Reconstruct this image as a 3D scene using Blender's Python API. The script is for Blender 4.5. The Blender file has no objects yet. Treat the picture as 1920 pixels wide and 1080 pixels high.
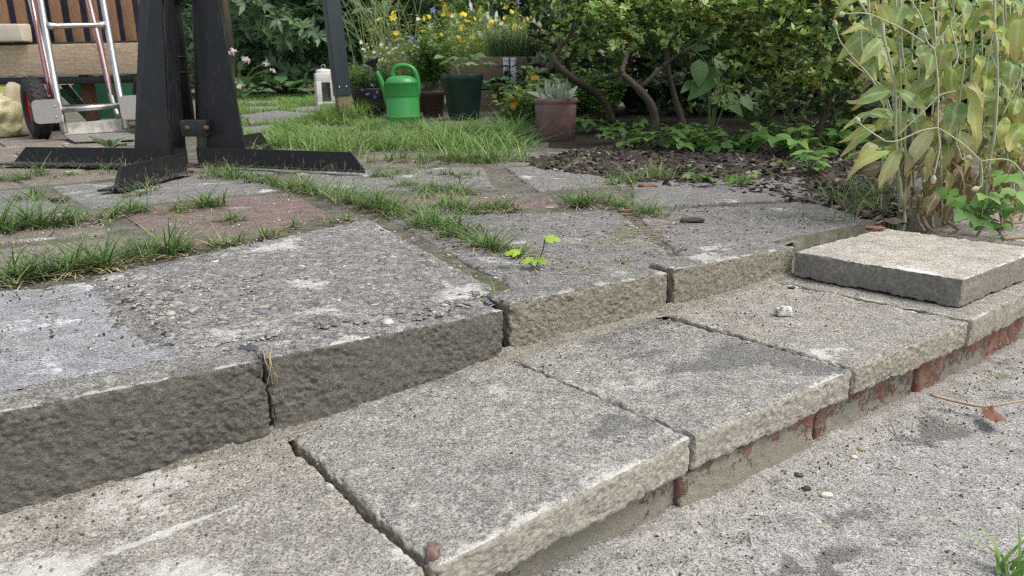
import bpy, math, random
import numpy as np
from mathutils import Matrix, Vector

S = bpy.context.scene
COL = S.collection
rnd = random.Random(7)
rng = np.random.default_rng(7)

# ------------------------------------------------------------------ camera
FPX = 1443.0
PITCH, ROLL, CAMH = 0.27852645, -0.01813263, 0.36067
fwd = np.array([0, math.cos(PITCH), -math.sin(PITCH)])
up0 = np.array([0, math.sin(PITCH), math.cos(PITCH)])
rt0 = np.array([1.0, 0, 0])
RT = math.cos(ROLL) * rt0 + math.sin(ROLL) * up0
UP = -math.sin(ROLL) * rt0 + math.cos(ROLL) * up0
CAMP = np.array([0, 0, CAMH])
cd = bpy.data.cameras.new('camera')
cam = bpy.data.objects.new('camera', cd)
COL.objects.link(cam)
cam.matrix_world = Matrix(((RT[0], UP[0], -fwd[0], 0), (RT[1], UP[1], -fwd[1], 0), (RT[2], UP[2], -fwd[2], CAMH), (0, 0, 0, 1)))
cd.sensor_width = 36
cd.lens = FPX / 1920 * 36
cd.clip_start = 0.02
cd.clip_end = 500
cd.dof.use_dof = True
cd.dof.focus_distance = 1.0
cd.dof.aperture_fstop = 13
S.camera = cam

# ------------------------------------------------------------------ sky, sun, exposure
SUN_EL, SUN_AZ = math.radians(60), math.radians(112)      # azimuth clockwise from +Y (north)
wd = bpy.data.worlds.new('World')
S.world = wd
wd.use_nodes = True
wn = wd.node_tree
for n in list(wn.nodes):
    wn.nodes.remove(n)
sky = wn.nodes.new('ShaderNodeTexSky')
sky.sky_type = 'NISHITA'
sky.sun_disc = False
sky.sun_elevation = SUN_EL
sky.sun_rotation = SUN_AZ
sky.dust_density = 3.0
sky.air_density = 1.0
sky.ozone_density = 0.6
bg = wn.nodes.new('ShaderNodeBackground')
bg.inputs['Strength'].default_value = 0.15
wo = wn.nodes.new('ShaderNodeOutputWorld')
hs = wn.nodes.new('ShaderNodeHueSaturation')        # thin cloud: the blue is paler than a clear sky's
hs.inputs['Saturation'].default_value = 0.5
wn.links.new(sky.outputs[0], hs.inputs['Color'])
wn.links.new(hs.outputs[0], bg.inputs[0])
wn.links.new(bg.outputs[0], wo.inputs[0])
sl = bpy.data.lights.new('sun', 'SUN')
sl.energy = 1.5
sl.angle = math.radians(28)
sl.color = (1.0, 0.93, 0.82)
sun = bpy.data.objects.new('sun', sl)
COL.objects.link(sun)
sd = Vector((math.sin(SUN_AZ) * math.cos(SUN_EL), math.cos(SUN_AZ) * math.cos(SUN_EL), math.sin(SUN_EL)))
sun.rotation_euler = sd.to_track_quat('Z', 'Y').to_euler()
S.view_settings.view_transform = 'Standard'
S.view_settings.look = 'None'
S.view_settings.gamma = 1
S.view_settings.use_curve_mapping = False
S.view_settings.exposure = 0.66
S.cycles.max_bounces = 6
S.cycles.transparent_max_bounces = 6
S.cycles.use_denoising = False
S.cycles.filter_width = 1.1

# ------------------------------------------------------------------ measuring helpers
TH = 0.6541417
O0 = np.array([-0.004, 0.945])
EX = np.array([math.cos(TH), math.sin(TH)])
EY = np.array([-math.sin(TH), math.cos(TH)])


def W(u, v, z=0.0):
    p = O0 + u * EX + v * EY
    return np.array([p[0], p[1], z])


def UV(p):
    d = np.asarray(p)[..., :2] - O0
    return d @ EX, d @ EY


def zu(x, y):
    """height of the upper patio: tilted a little near the steps, level further off"""
    d = np.stack([np.asarray(x, float), np.asarray(y, float)], -1) - O0
    u, v = d @ EX, d @ EY
    w = np.clip((v - .3) / 1.2, 0, 1)
    return (.066 - .052 * np.clip(u, -.9, 0) - .028 * np.clip(u, 0, 1.2)) * (1 - w) + .06 * w


def ray(x, y):
    return fwd + RT * (x - 960) / FPX - UP * (y - 540) / FPX


def on_z(x, y, z=0.0):
    d = ray(x, y)
    return CAMP + d * (z - CAMH) / d[2]


def on_patio(x, y):
    z = .06
    for _ in range(12):
        p = on_z(x, y, z)
        z = float(zu(p[0], p[1]))
    return np.array([p[0], p[1], z])


def at(x, y, Y):
    """the point seen at pixel (x, y) standing Y metres down the garden"""
    d = ray(x, y)
    return CAMP + d * (Y / d[1])


def pxm(p):
    return FPX / float((np.asarray(p) - CAMP) @ fwd)


def prj(P):
    d = np.asarray(P, float) - CAMP
    z = d @ fwd
    return 960 + FPX * (d @ RT) / z, 540 - FPX * (d @ UP) / z


# ------------------------------------------------------------------ noise
def _h(ix, iy, iz, seed):
    n = (ix * 374761393 + iy * 668265263 + iz * 2147483647 + seed * 974634777) & 0xFFFFFFFF
    n = ((n ^ (n >> 13)) * 1274126177) & 0xFFFFFFFF
    n = ((n ^ (n >> 16)) * 2246822519) & 0xFFFFFFFF
    return ((n ^ (n >> 15)) & 0xFFFFFF) / float(0xFFFFFF)


def vnoise(p, seed=0):
    p = np.asarray(p, float)
    i = np.floor(p).astype(np.int64)
    f = p - i
    f = f * f * (3 - 2 * f)
    r = 0
    for a in (0, 1):
        wa = f[:, 0] if a else 1 - f[:, 0]
        for b in (0, 1):
            wb = f[:, 1] if b else 1 - f[:, 1]
            for c in (0, 1):
                wc = f[:, 2] if c else 1 - f[:, 2]
                r = r + wa * wb * wc * _h(i[:, 0] + a, i[:, 1] + b, i[:, 2] + c, seed)
    return r * 2 - 1


def fbm(p, scale, octs=4, seed=0, gain=.5):
    p = np.asarray(p, float) * scale
    r, a = 0, 1.0
    for k in range(octs):
        r = r + a * vnoise(p + 17.3 * k, seed + k)
        p = p * 2.03
        a *= gain
    return r


# ------------------------------------------------------------------ mesh building
def mesh(name, V, F, attrs=None, smooth=True):
    V = np.asarray(V, np.float32)
    me = bpy.data.meshes.new(name)
    me.vertices.add(len(V))
    me.vertices.foreach_set('co', V.ravel())
    groups = F if isinstance(F, list) else [F]
    groups = [np.asarray(g, np.int32) for g in groups if len(g)]
    if groups:
        tot = np.concatenate([np.full(len(g), g.shape[1], np.int32) for g in groups])
        idx = np.concatenate([g.ravel() for g in groups])
        me.loops.add(len(idx))
        me.loops.foreach_set('vertex_index', idx)
        me.polygons.add(len(tot))
        st = np.zeros(len(tot), np.int32)
        st[1:] = np.cumsum(tot)[:-1]
        me.polygons.foreach_set('loop_start', st)
        me.polygons.foreach_set('loop_total', tot)
        me.polygons.foreach_set('use_smooth', np.full(len(tot), smooth))
    for k, a in (attrs or {}).items():
        at_ = me.attributes.new(k, 'FLOAT', 'POINT')
        at_.data.foreach_set('value', np.asarray(a, np.float32))
    me.update(calc_edges=True)
    me.validate()
    return me


class MB:
    """collects pieces of one mesh"""
    def __init__(s):
        s.V, s.Q, s.T, s.A, s.n = [], [], [], {}, 0

    def put(s, V, F, **attrs):
        V = np.asarray(V, float).reshape(-1, 3)
        gs = F if isinstance(F, list) else [F]
        for g in gs:
            g = np.asarray(g, np.int64)
            if len(g):
                (s.Q if g.shape[1] == 4 else s.T).append(g + s.n)
        for k in set(list(s.A) + list(attrs)):
            a = attrs.get(k, 0.0)
            a = np.broadcast_to(np.asarray(a, float), (len(V),))
            s.A.setdefault(k, [np.zeros(s.n)] if s.n else []).append(a)
        s.V.append(V)
        s.n += len(V)
        return s

    def data(s):
        F = []
        if s.Q:
            F.append(np.concatenate(s.Q))
        if s.T:
            F.append(np.concatenate(s.T))
        return np.concatenate(s.V), F, {k: np.concatenate(v) for k, v in s.A.items()}


WP = {}


def props(o, label=None, cat=None, group=None, kind=None):
    if label: o['label'] = label
    if cat: o['category'] = cat
    if group: o['group'] = group
    if kind: o['kind'] = kind
    return o


def empty(name, loc, label=None, cat=None, group=None, kind=None):
    o = bpy.data.objects.new(name, None)
    o.empty_display_size = .05
    COL.objects.link(o)
    o.location = loc
    WP[o] = np.asarray(loc, float)
    return props(o, label, cat, group, kind)


def add(name, mb, mat, parent=None, label=None, cat=None, group=None, kind=None, smooth=True, origin=None):
    """link one mesh, given in world coordinates, as one object whose origin lies at its base"""
    V, F, A = mb.data() if isinstance(mb, MB) else (mb[0], mb[1], mb[2] if len(mb) > 2 else {})
    V = np.asarray(V, float)
    if origin is None:
        origin = np.array([*(V[:, :2].max(0) + V[:, :2].min(0)) / 2, V[:, 2].min()])
    me = mesh(name, V - origin, F, A, smooth)
    if mat is not None:
        me.materials.append(mat)
    o = bpy.data.objects.new(name, me)
    COL.objects.link(o)
    base = np.zeros(3)
    if parent is not None:
        o.parent = parent
        base = WP[parent]
    o.location = origin - base
    WP[o] = np.asarray(origin, float)
    return props(o, label, cat, group, kind)


def inst(name, me, M, parent, label=None):
    """a part that shares mesh data, placed by a world matrix"""
    o = bpy.data.objects.new(name, me)
    COL.objects.link(o)
    o.parent = parent
    o.matrix_basis = Matrix.Translation(-Vector(WP[parent])) @ M
    if label: o['label'] = label
    return o


def nrm(a):
    a = np.asarray(a, float)
    return a / np.maximum(np.linalg.norm(a, axis=-1, keepdims=True), 1e-9)


def grid_faces(n, m, off=0):
    i, j = np.meshgrid(np.arange(n - 1), np.arange(m - 1), indexing='ij')
    a = (i * m + j).ravel() + off
    return np.stack([a, a + m, a + m + 1, a + 1], -1)


def tube(pts, rad, sides=8, caps=True):
    pts = np.asarray(pts, float)
    n = len(pts)
    rad = np.broadcast_to(np.asarray(rad, float), (n,))
    T = nrm(np.gradient(pts, axis=0))
    ref = np.array([0, 0, 1.0]) if abs(T[0][2]) < .9 else np.array([1.0, 0, 0])
    A = nrm(np.cross(T[0], ref))
    fr = []
    for t in T:
        A = nrm(A - t * (A @ t))
        fr.append((A, np.cross(t, A)))
    an = np.arange(sides) * 2 * math.pi / sides
    V = np.concatenate([pts[k] + rad[k] * (np.cos(an)[:, None] * fr[k][0] + np.sin(an)[:, None] * fr[k][1]) for k in range(n)])
    F = []
    for k in range(n - 1):
        for s in range(sides):
            s2 = (s + 1) % sides
            F.append([k * sides + s, k * sides + s2, (k + 1) * sides + s2, (k + 1) * sides + s])
    F = [np.array(F)]
    if caps:
        V = np.concatenate([V, pts[:1], pts[-1:]])
        c0, c1 = n * sides, n * sides + 1
        F.append(np.array([[c0, (s + 1) % sides, s] for s in range(sides)] +
                          [[c1, (n - 1) * sides + s, (n - 1) * sides + (s + 1) % sides] for s in range(sides)]))
    return V, F


def curve(ctrl, n=24):
    """smooth curve through control points"""
    c = np.asarray(ctrl, float)
    if len(c) < 3:
        return c[0] + (c[-1] - c[0]) * np.linspace(0, 1, n)[:, None]
    p = np.concatenate([[2 * c[0] - c[1]], c, [2 * c[-1] - c[-2]]])
    out = []
    segs = len(c) - 1
    for t in np.linspace(0, segs - 1e-6, n):
        k = int(t)
        f = t - k
        a, b, d, e = p[k], p[k + 1], p[k + 2], p[k + 3]
        out.append(.5 * (2 * b + (d - a) * f + (2 * a - 5 * b + 4 * d - e) * f * f + (3 * b - a - 3 * d + e) * f ** 3))
    return np.array(out)


def lathe(prof, n=32, c=(0, 0, 0)):
    prof = np.asarray(prof, float)
    an = np.arange(n) * 2 * math.pi / n
    V = np.concatenate([np.stack([r * np.cos(an), r * np.sin(an), np.full(n, z)], -1) for r, z in prof]) + np.asarray(c)
    F = []
    for k in range(len(prof) - 1):
        for s in range(n):
            s2 = (s + 1) % n
            F.append([k * n + s, k * n + s2, (k + 1) * n + s2, (k + 1) * n + s])
    return V, np.array(F)


def rbox(dim, r=.003, n=(2, 2, 2), bottom=True, disp=None):
    """rounded box [0,dim], subdivided; disp(P, N) -> offset along N. Returns V, F, extras (edge closeness, face normal z)"""
    dim = np.asarray(dim, float)
    Vs, Fs, off = [], [], 0
    rr = min(r, dim.min() * .49)

    def lin(d, k):
        k = max(2, int(k))
        if rr > 0:
            return np.unique(np.concatenate([[0, rr * .45, rr], np.linspace(rr, d - rr, k), [d - rr, d - rr * .45, d]]))
        return np.linspace(0, d, k)
    L = [lin(dim[a], n[a] + 1) for a in range(3)]
    for ax in range(3):
        b, c = (ax + 1) % 3, (ax + 2) % 3
        for side in (0, 1):
            if ax == 2 and side == 0 and not bottom:
                continue
            B, Cc = np.meshgrid(L[b], L[c], indexing='ij')
            P = np.zeros((B.size, 3))
            P[:, b], P[:, c], P[:, ax] = B.ravel(), Cc.ravel(), dim[ax] * side
            f = grid_faces(len(L[b]), len(L[c]), off)
            if not side:
                f = f[:, ::-1]
            Vs.append(P)
            Fs.append(f)
            off += len(P)
    P = np.concatenate(Vs)
    F = np.concatenate(Fs)
    # weld
    key = np.round(P * 1e6).astype(np.int64)
    _, i0, inv = np.unique(key, axis=0, return_index=True, return_inverse=True)
    P = P[i0]
    F = inv.ravel()[F]
    q = np.clip(P, rr, dim - rr)
    d = P - q
    nn = nrm(d)
    edge = np.sort(np.minimum(P, dim - P), axis=1)[:, 1]       # distance to the nearest edge
    P2 = q + nn * rr
    if disp is not None:
        P2 = P2 + nn * disp(P2, edge)[:, None]
    return P2, F, edge, nn


def warp(P, dim, quad):
    """map box coordinates to a world quad: FL, FR, BR, BL top corners (3-D); local z measured below the top"""
    q = np.asarray(quad, float)
    a = np.clip(P[:, :1] / dim[0], -.2, 1.2)
    b = np.clip(P[:, 1:2] / dim[1], -.2, 1.2)
    top = q[0] * (1 - a) * (1 - b) + q[1] * a * (1 - b) + q[2] * a * b + q[3] * (1 - a) * b
    top = top + np.array([0, 0, 1.0]) * (P[:, 2:3] - dim[2])
    return top


def box_mb(mb, c, dim, rot=None, r=.002, **at_):
    """small rounded box centred on c"""
    P, F, e, nn = rbox(dim, r, (1, 1, 1))
    P = P - np.asarray(dim) / 2
    if rot is not None:
        P = P @ np.array(rot).T
    mb.put(P + np.asarray(c), F, **at_)
    return mb


def frame(d, upv=(0, 0, 1)):
    """3x3 with columns: x = d, y, z"""
    x = nrm(np.asarray(d, float))
    y = nrm(np.cross(upv, x))
    return np.stack([x, y, np.cross(x, y)], -1)


def bar_mb(mb, p0, p1, w, h, upv=(0, 0, 1), r=.002, **at_):
    p0, p1 = np.asarray(p0, float), np.asarray(p1, float)
    box_mb(mb, (p0 + p1) / 2, (np.linalg.norm(p1 - p0), w, h), frame(p1 - p0, upv), r, **at_)
    return mb


def prism(poly, depth_vec):
    """a flat polygon (world points) given thickness along depth_vec"""
    poly = np.asarray(poly, float)
    n = len(poly)
    V = np.concatenate([poly, poly + np.asarray(depth_vec)])
    F = [[i, (i + 1) % n, n + (i + 1) % n, n + i] for i in range(n)]
    T = [[0, i + 1, i] for i in range(1, n - 1)] + [[n, n + i, n + i + 1] for i in range(1, n - 1)]
    return V, [np.array(F), np.array(T)]


def leaf_batch(P, D, N, L, Wd, nseg=3, bend=.3, fold=.15, shape=.8, tip=1.0):
    """many leaves at once; returns V, F, leaf index per vertex, t along the leaf"""
    P, D, N = np.asarray(P, float), nrm(D), np.asarray(N, float)
    n = len(P)
    N = nrm(N - D * (N * D).sum(-1, keepdims=True))
    Sd = np.cross(D, N)
    L = np.broadcast_to(np.asarray(L, float), (n,))[:, None]
    Wd = np.broadcast_to(np.asarray(Wd, float), (n,))[:, None]
    bend = np.broadcast_to(np.asarray(bend, float), (n,))[:, None]
    t = np.linspace(0, 1, nseg + 1)
    out = np.zeros((n, nseg + 1, 3, 3))
    for k, tt in enumerate(t):
        w = math.sin(math.pi * min(1, max(.0, tt)) ** shape) ** tip * .5 + (.03 if 0 < tt < 1 else .012)
        c = P + D * L * tt - N * bend * L * tt * tt
        out[:, k, 1] = c
        out[:, k, 0] = c + Sd * Wd * w + N * fold * Wd * w
        out[:, k, 2] = c - Sd * Wd * w + N * fold * Wd * w
    V = out.reshape(-1, 3)
    base = (np.arange(n) * (nseg + 1) * 3)[:, None, None]
    f = []
    for k in range(nseg):
        f += [[k * 3, k * 3 + 1, k * 3 + 4, k * 3 + 3], [k * 3 + 1, k * 3 + 2, k * 3 + 5, k * 3 + 4]]
    F = (base + np.array(f)[None]).reshape(-1, 4)
    idx = np.repeat(np.arange(n), (nseg + 1) * 3)
    tv = np.tile(np.repeat(t, 3), n)
    return V, F, idx, tv


def blades(P, H, lean, wid, seed=1, nseg=4, droop=.5):
    """grass blades rooted at P"""
    r = np.random.default_rng(seed)
    P = np.asarray(P, float)
    n = len(P)
    H = np.broadcast_to(np.asarray(H, float), (n,))
    az = r.uniform(0, 2 * math.pi, n)
    ln = lean * np.abs(r.normal(.6, .5, n))
    hd = np.stack([np.cos(az), np.sin(az), np.zeros(n)], -1)
    sd_ = np.stack([-np.sin(az), np.cos(az), np.zeros(n)], -1)
    dr = droop * r.uniform(.3, 1.3, n)
    V = np.zeros((n, nseg + 1, 2, 3))
    for k in range(nseg + 1):
        t = k / nseg
        c = P + np.stack([np.zeros(n)] * 2 + [H * (t - .35 * dr * t * t)], -1) + hd * (H * (ln * t + dr * t * t))[:, None]
        w = wid * (1 - t ** 1.6) + wid * .08
        V[:, k, 0] = c + sd_ * w / 2
        V[:, k, 1] = c - sd_ * w / 2
    f = np.array([[2 * k, 2 * k + 1, 2 * k + 3, 2 * k + 2] for k in range(nseg)])
    F = (np.arange(n)[:, None, None] * (nseg + 1) * 2 + f[None]).reshape(-1, 4)
    tint = np.repeat(r.uniform(0, 1, n), (nseg + 1) * 2)
    tv = np.tile(np.repeat(np.linspace(0, 1, nseg + 1), 2), n)
    return V.reshape(-1, 3), F, tint, tv


# ------------------------------------------------------------------ material helpers
class NT:
    def __init__(s, name):
        s.m = bpy.data.materials.new(name)
        s.m.use_nodes = True
        s.t = s.m.node_tree
        for n in list(s.t.nodes):
            s.t.nodes.remove(n)
        s.out = s.t.nodes.new('ShaderNodeOutputMaterial')
        s._pos = None

    def n(s, ty, **kw):
        x = s.t.nodes.new(ty)
        for k, v in kw.items():
            setattr(x, k, v)
        return x

    def set(s, sock, v):
        if hasattr(v, 'is_output'):
            s.t.links.new(v, sock)
        elif isinstance(v, (tuple, list)):
            sock.default_value = (*v, 1.0) if (len(v) == 3 and sock.type == 'RGBA') else v
        else:
            sock.default_value = v

    def pos(s):
        if s._pos is None:
            s._pos = s.n('ShaderNodeNewGeometry').outputs['Position']
        return s._pos

    def objc(s):
        return s.n('ShaderNodeTexCoord').outputs['Object']

    def attr(s, nm):
        return s.n('ShaderNodeAttribute', attribute_name=nm).outputs['Fac']

    def noise(s, scale, detail=4, rough=.55, vec=None, dist=0.0):
        x = s.n('ShaderNodeTexNoise')
        s.set(x.inputs['Vector'], vec or s.pos())
        x.inputs['Scale'].default_value = scale
        x.inputs['Detail'].default_value = detail
        x.inputs['Roughness'].default_value = rough
        x.inputs['Distortion'].default_value = dist
        return x.outputs['Fac']

    def voro(s, scale, feature='F1', out='Distance', vec=None):
        x = s.n('ShaderNodeTexVoronoi', feature=feature)
        s.set(x.inputs['Vector'], vec or s.pos())
        x.inputs['Scale'].default_value = scale
        return x.outputs[out]

    def stretch(s, vec, sc):
        x = s.n('ShaderNodeMapping')
        s.set(x.inputs['Vector'], vec)
        x.inputs['Scale'].default_value = sc
        return x.outputs[0]

    def ramp(s, fac, stops, interp='LINEAR'):
        x = s.n('ShaderNodeValToRGB')
        cr = x.color_ramp
        cr.interpolation = interp
        while len(cr.elements) < len(stops):
            cr.elements.new(.5)
        for e, (p, c) in zip(cr.elements, stops):
            e.position = p
            e.color = (c, c, c, 1) if isinstance(c, (int, float)) else (*c, 1)
        s.set(x.inputs[0], fac)
        return x.outputs[0]

    def mix(s, fac, a, b, blend='MIX'):
        x = s.n('ShaderNodeMix', data_type='RGBA', blend_type=blend)
        s.set(x.inputs[0], fac)
        s.set(x.inputs[6], a)
        s.set(x.inputs[7], b)
        return x.outputs[2]

    def math(s, op, a, b=0.0, clamp=False):
        x = s.n('ShaderNodeMath', operation=op, use_clamp=clamp)
        s.set(x.inputs[0], a)
        s.set(x.inputs[1], b)
        return x.outputs[0]

    def bump(s, h, strength=.5, dist=.002, normal=None):
        x = s.n('ShaderNodeBump')
        x.inputs['Strength'].default_value = strength
        x.inputs['Distance'].default_value = dist
        s.set(x.inputs['Height'], h)
        if normal is not None:
            s.set(x.inputs['Normal'], normal)
        return x.outputs[0]

    def bsdf(s, col, rough=.8, normal=None, metal=0.0, spec=.5, coat=0.0):
        x = s.n('ShaderNodeBsdfPrincipled')
        s.set(x.inputs['Base Color'], col)
        s.set(x.inputs['Roughness'], rough)
        s.set(x.inputs['Metallic'], metal)
        x.inputs['Specular IOR Level'].default_value = spec
        x.inputs['Coat Weight'].default_value = coat
        if normal is not None:
            s.set(x.inputs['Normal'], normal)
        return x

    def done(s, sh):
        s.t.links.new(sh if hasattr(sh, 'is_output') else sh.outputs[0], s.out.inputs['Surface'])
        return s.m


def leaf_mat(name, stops, trans=.3, rough=.5, veins=0.0, tstops=None, spec=.4):
    """leaf: colour by the leaf's own tint, optional colour towards the tip, light passing through"""
    m = NT(name)
    c = m.ramp(m.attr('tint'), stops)
    c = m.mix(m.math('MULTIPLY', m.noise(60, 3), .35), c, (.9, .9, .75), 'MULTIPLY')
    if tstops is not None:
        c = m.mix(m.ramp(m.math('ADD', m.attr('tt'), m.math('MULTIPLY', m.math('SUBTRACT', m.noise(70, 4), .5), .9)), tstops[0]), c, tstops[1])
    if veins:
        c = m.mix(m.ramp(m.attr('rib'), [(.72, 0.0), (1.0, veins)]), c, (.62, .62, .42))
    b = m.bsdf(c, rough, m.bump(m.noise(180, 3), .25, .001), spec=spec)
    tr = m.n('ShaderNodeBsdfTranslucent')
    m.set(tr.inputs[0], m.mix(1.0, c, (1.0, 1.0, .55), 'MULTIPLY'))
    mx = m.n('ShaderNodeMixShader')
    mx.inputs[0].default_value = trans
    m.t.links.new(b.outputs[0], mx.inputs[1])
    m.t.links.new(tr.outputs[0], mx.inputs[2])
    return m.done(mx)


def plain(name, col, rough=.6, metal=0.0, var=.25, scale=40, bump=.2, bdist=.0008, spec=.5, coat=0.0, dirt=None, dscale=14, damt=(.5, .7)):
    m = NT(name)
    c = m.mix(m.math('MULTIPLY', m.noise(scale, 5), var * 2), col, tuple(x * .55 for x in col))
    if dirt is not None:
        c = m.mix(m.ramp(m.noise(dscale, 7, .65), [(damt[0], 0.0), (damt[1], 1.0)]), c, dirt)
    r = m.ramp(m.noise(scale * .6, 4), [(.3, max(0, rough - .12)), (.7, min(1, rough + .12))])
    return m.done(m.bsdf(c, r, m.bump(m.noise(scale * 4, 4), bump, bdist), metal, spec, coat))

# ------------------------------------------------------------------ concrete and stone
def concrete(name, lo, hi, side=(.20, .18, .145), agg=.35, speck=300, bump=.7, pale=(.62, .61, .57), stainc=(.085, .085, .082), mossc=(.10, .105, .045), pits=.5, tintn=(.5, .46, .40)):
    m = NT(name)
    big = m.noise(9, 6, .62)
    mid = m.noise(55, 5, .6)
    fine = m.noise(420, 4, .65)
    grit = m.noise(1100, 2, .6)
    base = m.mix(m.ramp(mid, [(.3, 0.0), (.7, 1.0)]), lo, hi)
    base = m.mix(m.ramp(big, [(.35, 0.0), (.7, .55)]), base, tintn)
    # aggregate grains: each cell its own tone
    cell = m.voro(speck, out='Color')
    cv = m.n('ShaderNodeSeparateColor')
    m.set(cv.inputs[0], cell)
    gr = m.ramp(cv.outputs[0], [(0, .30), (.2, .62), (.45, 1.0), (.8, 1.05), (1, 1.7)])
    base = m.mix(agg, base, m.mix(1.0, base, gr, 'MULTIPLY'))
    base = m.mix(m.ramp(m.noise(30, 6, .7), [(.36, .6), (.56, 0.0)]), base, m.mix(1.0, base, (.50, .50, .505), 'MULTIPLY'))
    base = m.mix(m.ramp(fine, [(.40, .9), (.55, 0.0)]), base, m.mix(1.0, base, (.27, .265, .26), 'MULTIPLY'))
    base = m.mix(m.ramp(grit, [(.57, 0.0), (.70, .8)]), base, pale)
    pt = m.ramp(m.noise(130, 5, .7), [(.62, 0.0), (.72, .6)])
    base = m.mix(m.math('MULTIPLY', pt, pits), base, (.11, .105, .10))
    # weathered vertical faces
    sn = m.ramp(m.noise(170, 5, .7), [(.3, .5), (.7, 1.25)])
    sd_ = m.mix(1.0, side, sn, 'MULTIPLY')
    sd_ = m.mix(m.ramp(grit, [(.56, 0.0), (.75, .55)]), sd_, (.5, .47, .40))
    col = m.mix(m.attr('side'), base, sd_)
    # shaped stains, moss and pale worn rims come with the mesh
    def patch(a, s1, s2, gain=.5):
        off = m.n('ShaderNodeVectorMath', operation='ADD')
        m.set(off.inputs[0], m.pos())
        off.inputs[1].default_value = (s1 * .013, s2 * .07, .3)
        n_ = m.math('ADD', m.math('MULTIPLY', m.noise(s1, 4, .7, off.outputs[0]), .55), m.math('MULTIPLY', m.noise(s2, 5, .65, off.outputs[0]), .45))
        return m.math('ADD', n_, m.math('MULTIPLY', m.math('SUBTRACT', m.attr(a), .5), gain))
    st = m.ramp(patch('stain', 430, 85), [(.50, 0.0), (.58, .88)])
    col = m.mix(st, col, m.mix(m.ramp(fine, [(.42, 0.0), (.6, 1.0)]), stainc, tuple(min(1, x * 2.6) for x in stainc)))
    pl = m.ramp(patch('pale', 520, 95), [(.50, 0.0), (.60, .72)])
    col = m.mix(pl, col, pale)
    ms = m.ramp(patch('moss', 330, 70), [(.50, 0.0), (.56, .8)])
    col = m.mix(ms, col, m.mix(fine, mossc, tuple(x * 1.9 for x in mossc)))
    b = m.bump(m.math('ADD', m.math('MULTIPLY', m.noise(260, 5, .7), 1.0), m.math('MULTIPLY', grit, .35)), bump, .0035)
    b = m.bump(m.math('ADD', m.voro(speck), m.math('MULTIPLY', pt, -.8)), bump * .35, .002, b)
    return m.done(m.bsdf(col, .93, b, spec=.25))


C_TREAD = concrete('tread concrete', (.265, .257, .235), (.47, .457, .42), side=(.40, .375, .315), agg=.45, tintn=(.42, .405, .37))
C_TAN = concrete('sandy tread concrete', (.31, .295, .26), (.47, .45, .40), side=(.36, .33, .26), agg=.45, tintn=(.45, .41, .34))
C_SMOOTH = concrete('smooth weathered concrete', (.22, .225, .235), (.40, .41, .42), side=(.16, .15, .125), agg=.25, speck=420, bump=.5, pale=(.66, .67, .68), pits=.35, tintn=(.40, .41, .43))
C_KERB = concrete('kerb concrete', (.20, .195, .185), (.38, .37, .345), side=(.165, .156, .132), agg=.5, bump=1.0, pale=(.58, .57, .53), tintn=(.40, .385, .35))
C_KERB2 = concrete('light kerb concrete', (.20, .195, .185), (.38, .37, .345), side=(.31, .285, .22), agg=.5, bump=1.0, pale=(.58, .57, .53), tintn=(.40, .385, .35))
C_AGG = concrete('washed aggregate', (.21, .21, .205), (.44, .43, .41), side=(.165, .156, .132), agg=.75, speck=150, bump=1.0, pale=(.68, .67, .63), pits=.9, tintn=(.34, .335, .32))
C_GREY = concrete('grey paver', (.17, .17, .168), (.33, .325, .315), side=(.15, .14, .11), agg=.4, speck=260, bump=.7, tintn=(.29, .28, .26))
C_RED = concrete('reddish paver', (.17, .125, .115), (.29, .215, .195), side=(.15, .12, .10), agg=.3, speck=300, bump=.5, pale=(.48, .42, .38), tintn=(.25, .19, .17))
C_BROWN = concrete('brown paver', (.17, .145, .12), (.30, .255, .21), side=(.15, .12, .10), agg=.3, speck=300, bump=.5, tintn=(.28, .235, .19))
C_LOOSE = concrete('smooth pale slab', (.38, .36, .31), (.56, .54, .48), side=(.23, .215, .185), agg=.12, speck=500, bump=.28, pale=(.84, .84, .82), stainc=(.22, .20, .18), pits=.15, tintn=(.58, .51, .38))
C_YARD = concrete('yard concrete', (.31, .30, .28), (.52, .51, .485), side=(.36, .34, .30), agg=.45, speck=340, bump=.6, pale=(.62, .615, .59), stainc=(.075, .075, .07), pits=.75, tintn=(.47, .46, .44))
C_MORTAR = concrete('mortar', (.25, .235, .20), (.42, .39, .33), side=(.33, .305, .25), agg=.5, bump=1.0, tintn=(.36, .33, .27))


def blob(uv, c, rx, ry, rot=0.0):
    """soft elliptical mask in step coordinates"""
    Pb = np.column_stack([uv[0], uv[1], np.zeros(len(uv[0]))])
    wz = min(rx, ry)
    du = uv[0] - c[0] + fbm(Pb, .9 / wz, 4, 61, .6) * wz * .55
    dv = uv[1] - c[1] + fbm(Pb, .9 / wz, 4, 67, .6) * wz * .55
    a, b = du * math.cos(rot) + dv * math.sin(rot), -du * math.sin(rot) + dv * math.cos(rot)
    return np.clip(1.25 - np.sqrt((a / rx) ** 2 + (b / ry) ** 2), 0, 1)


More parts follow.
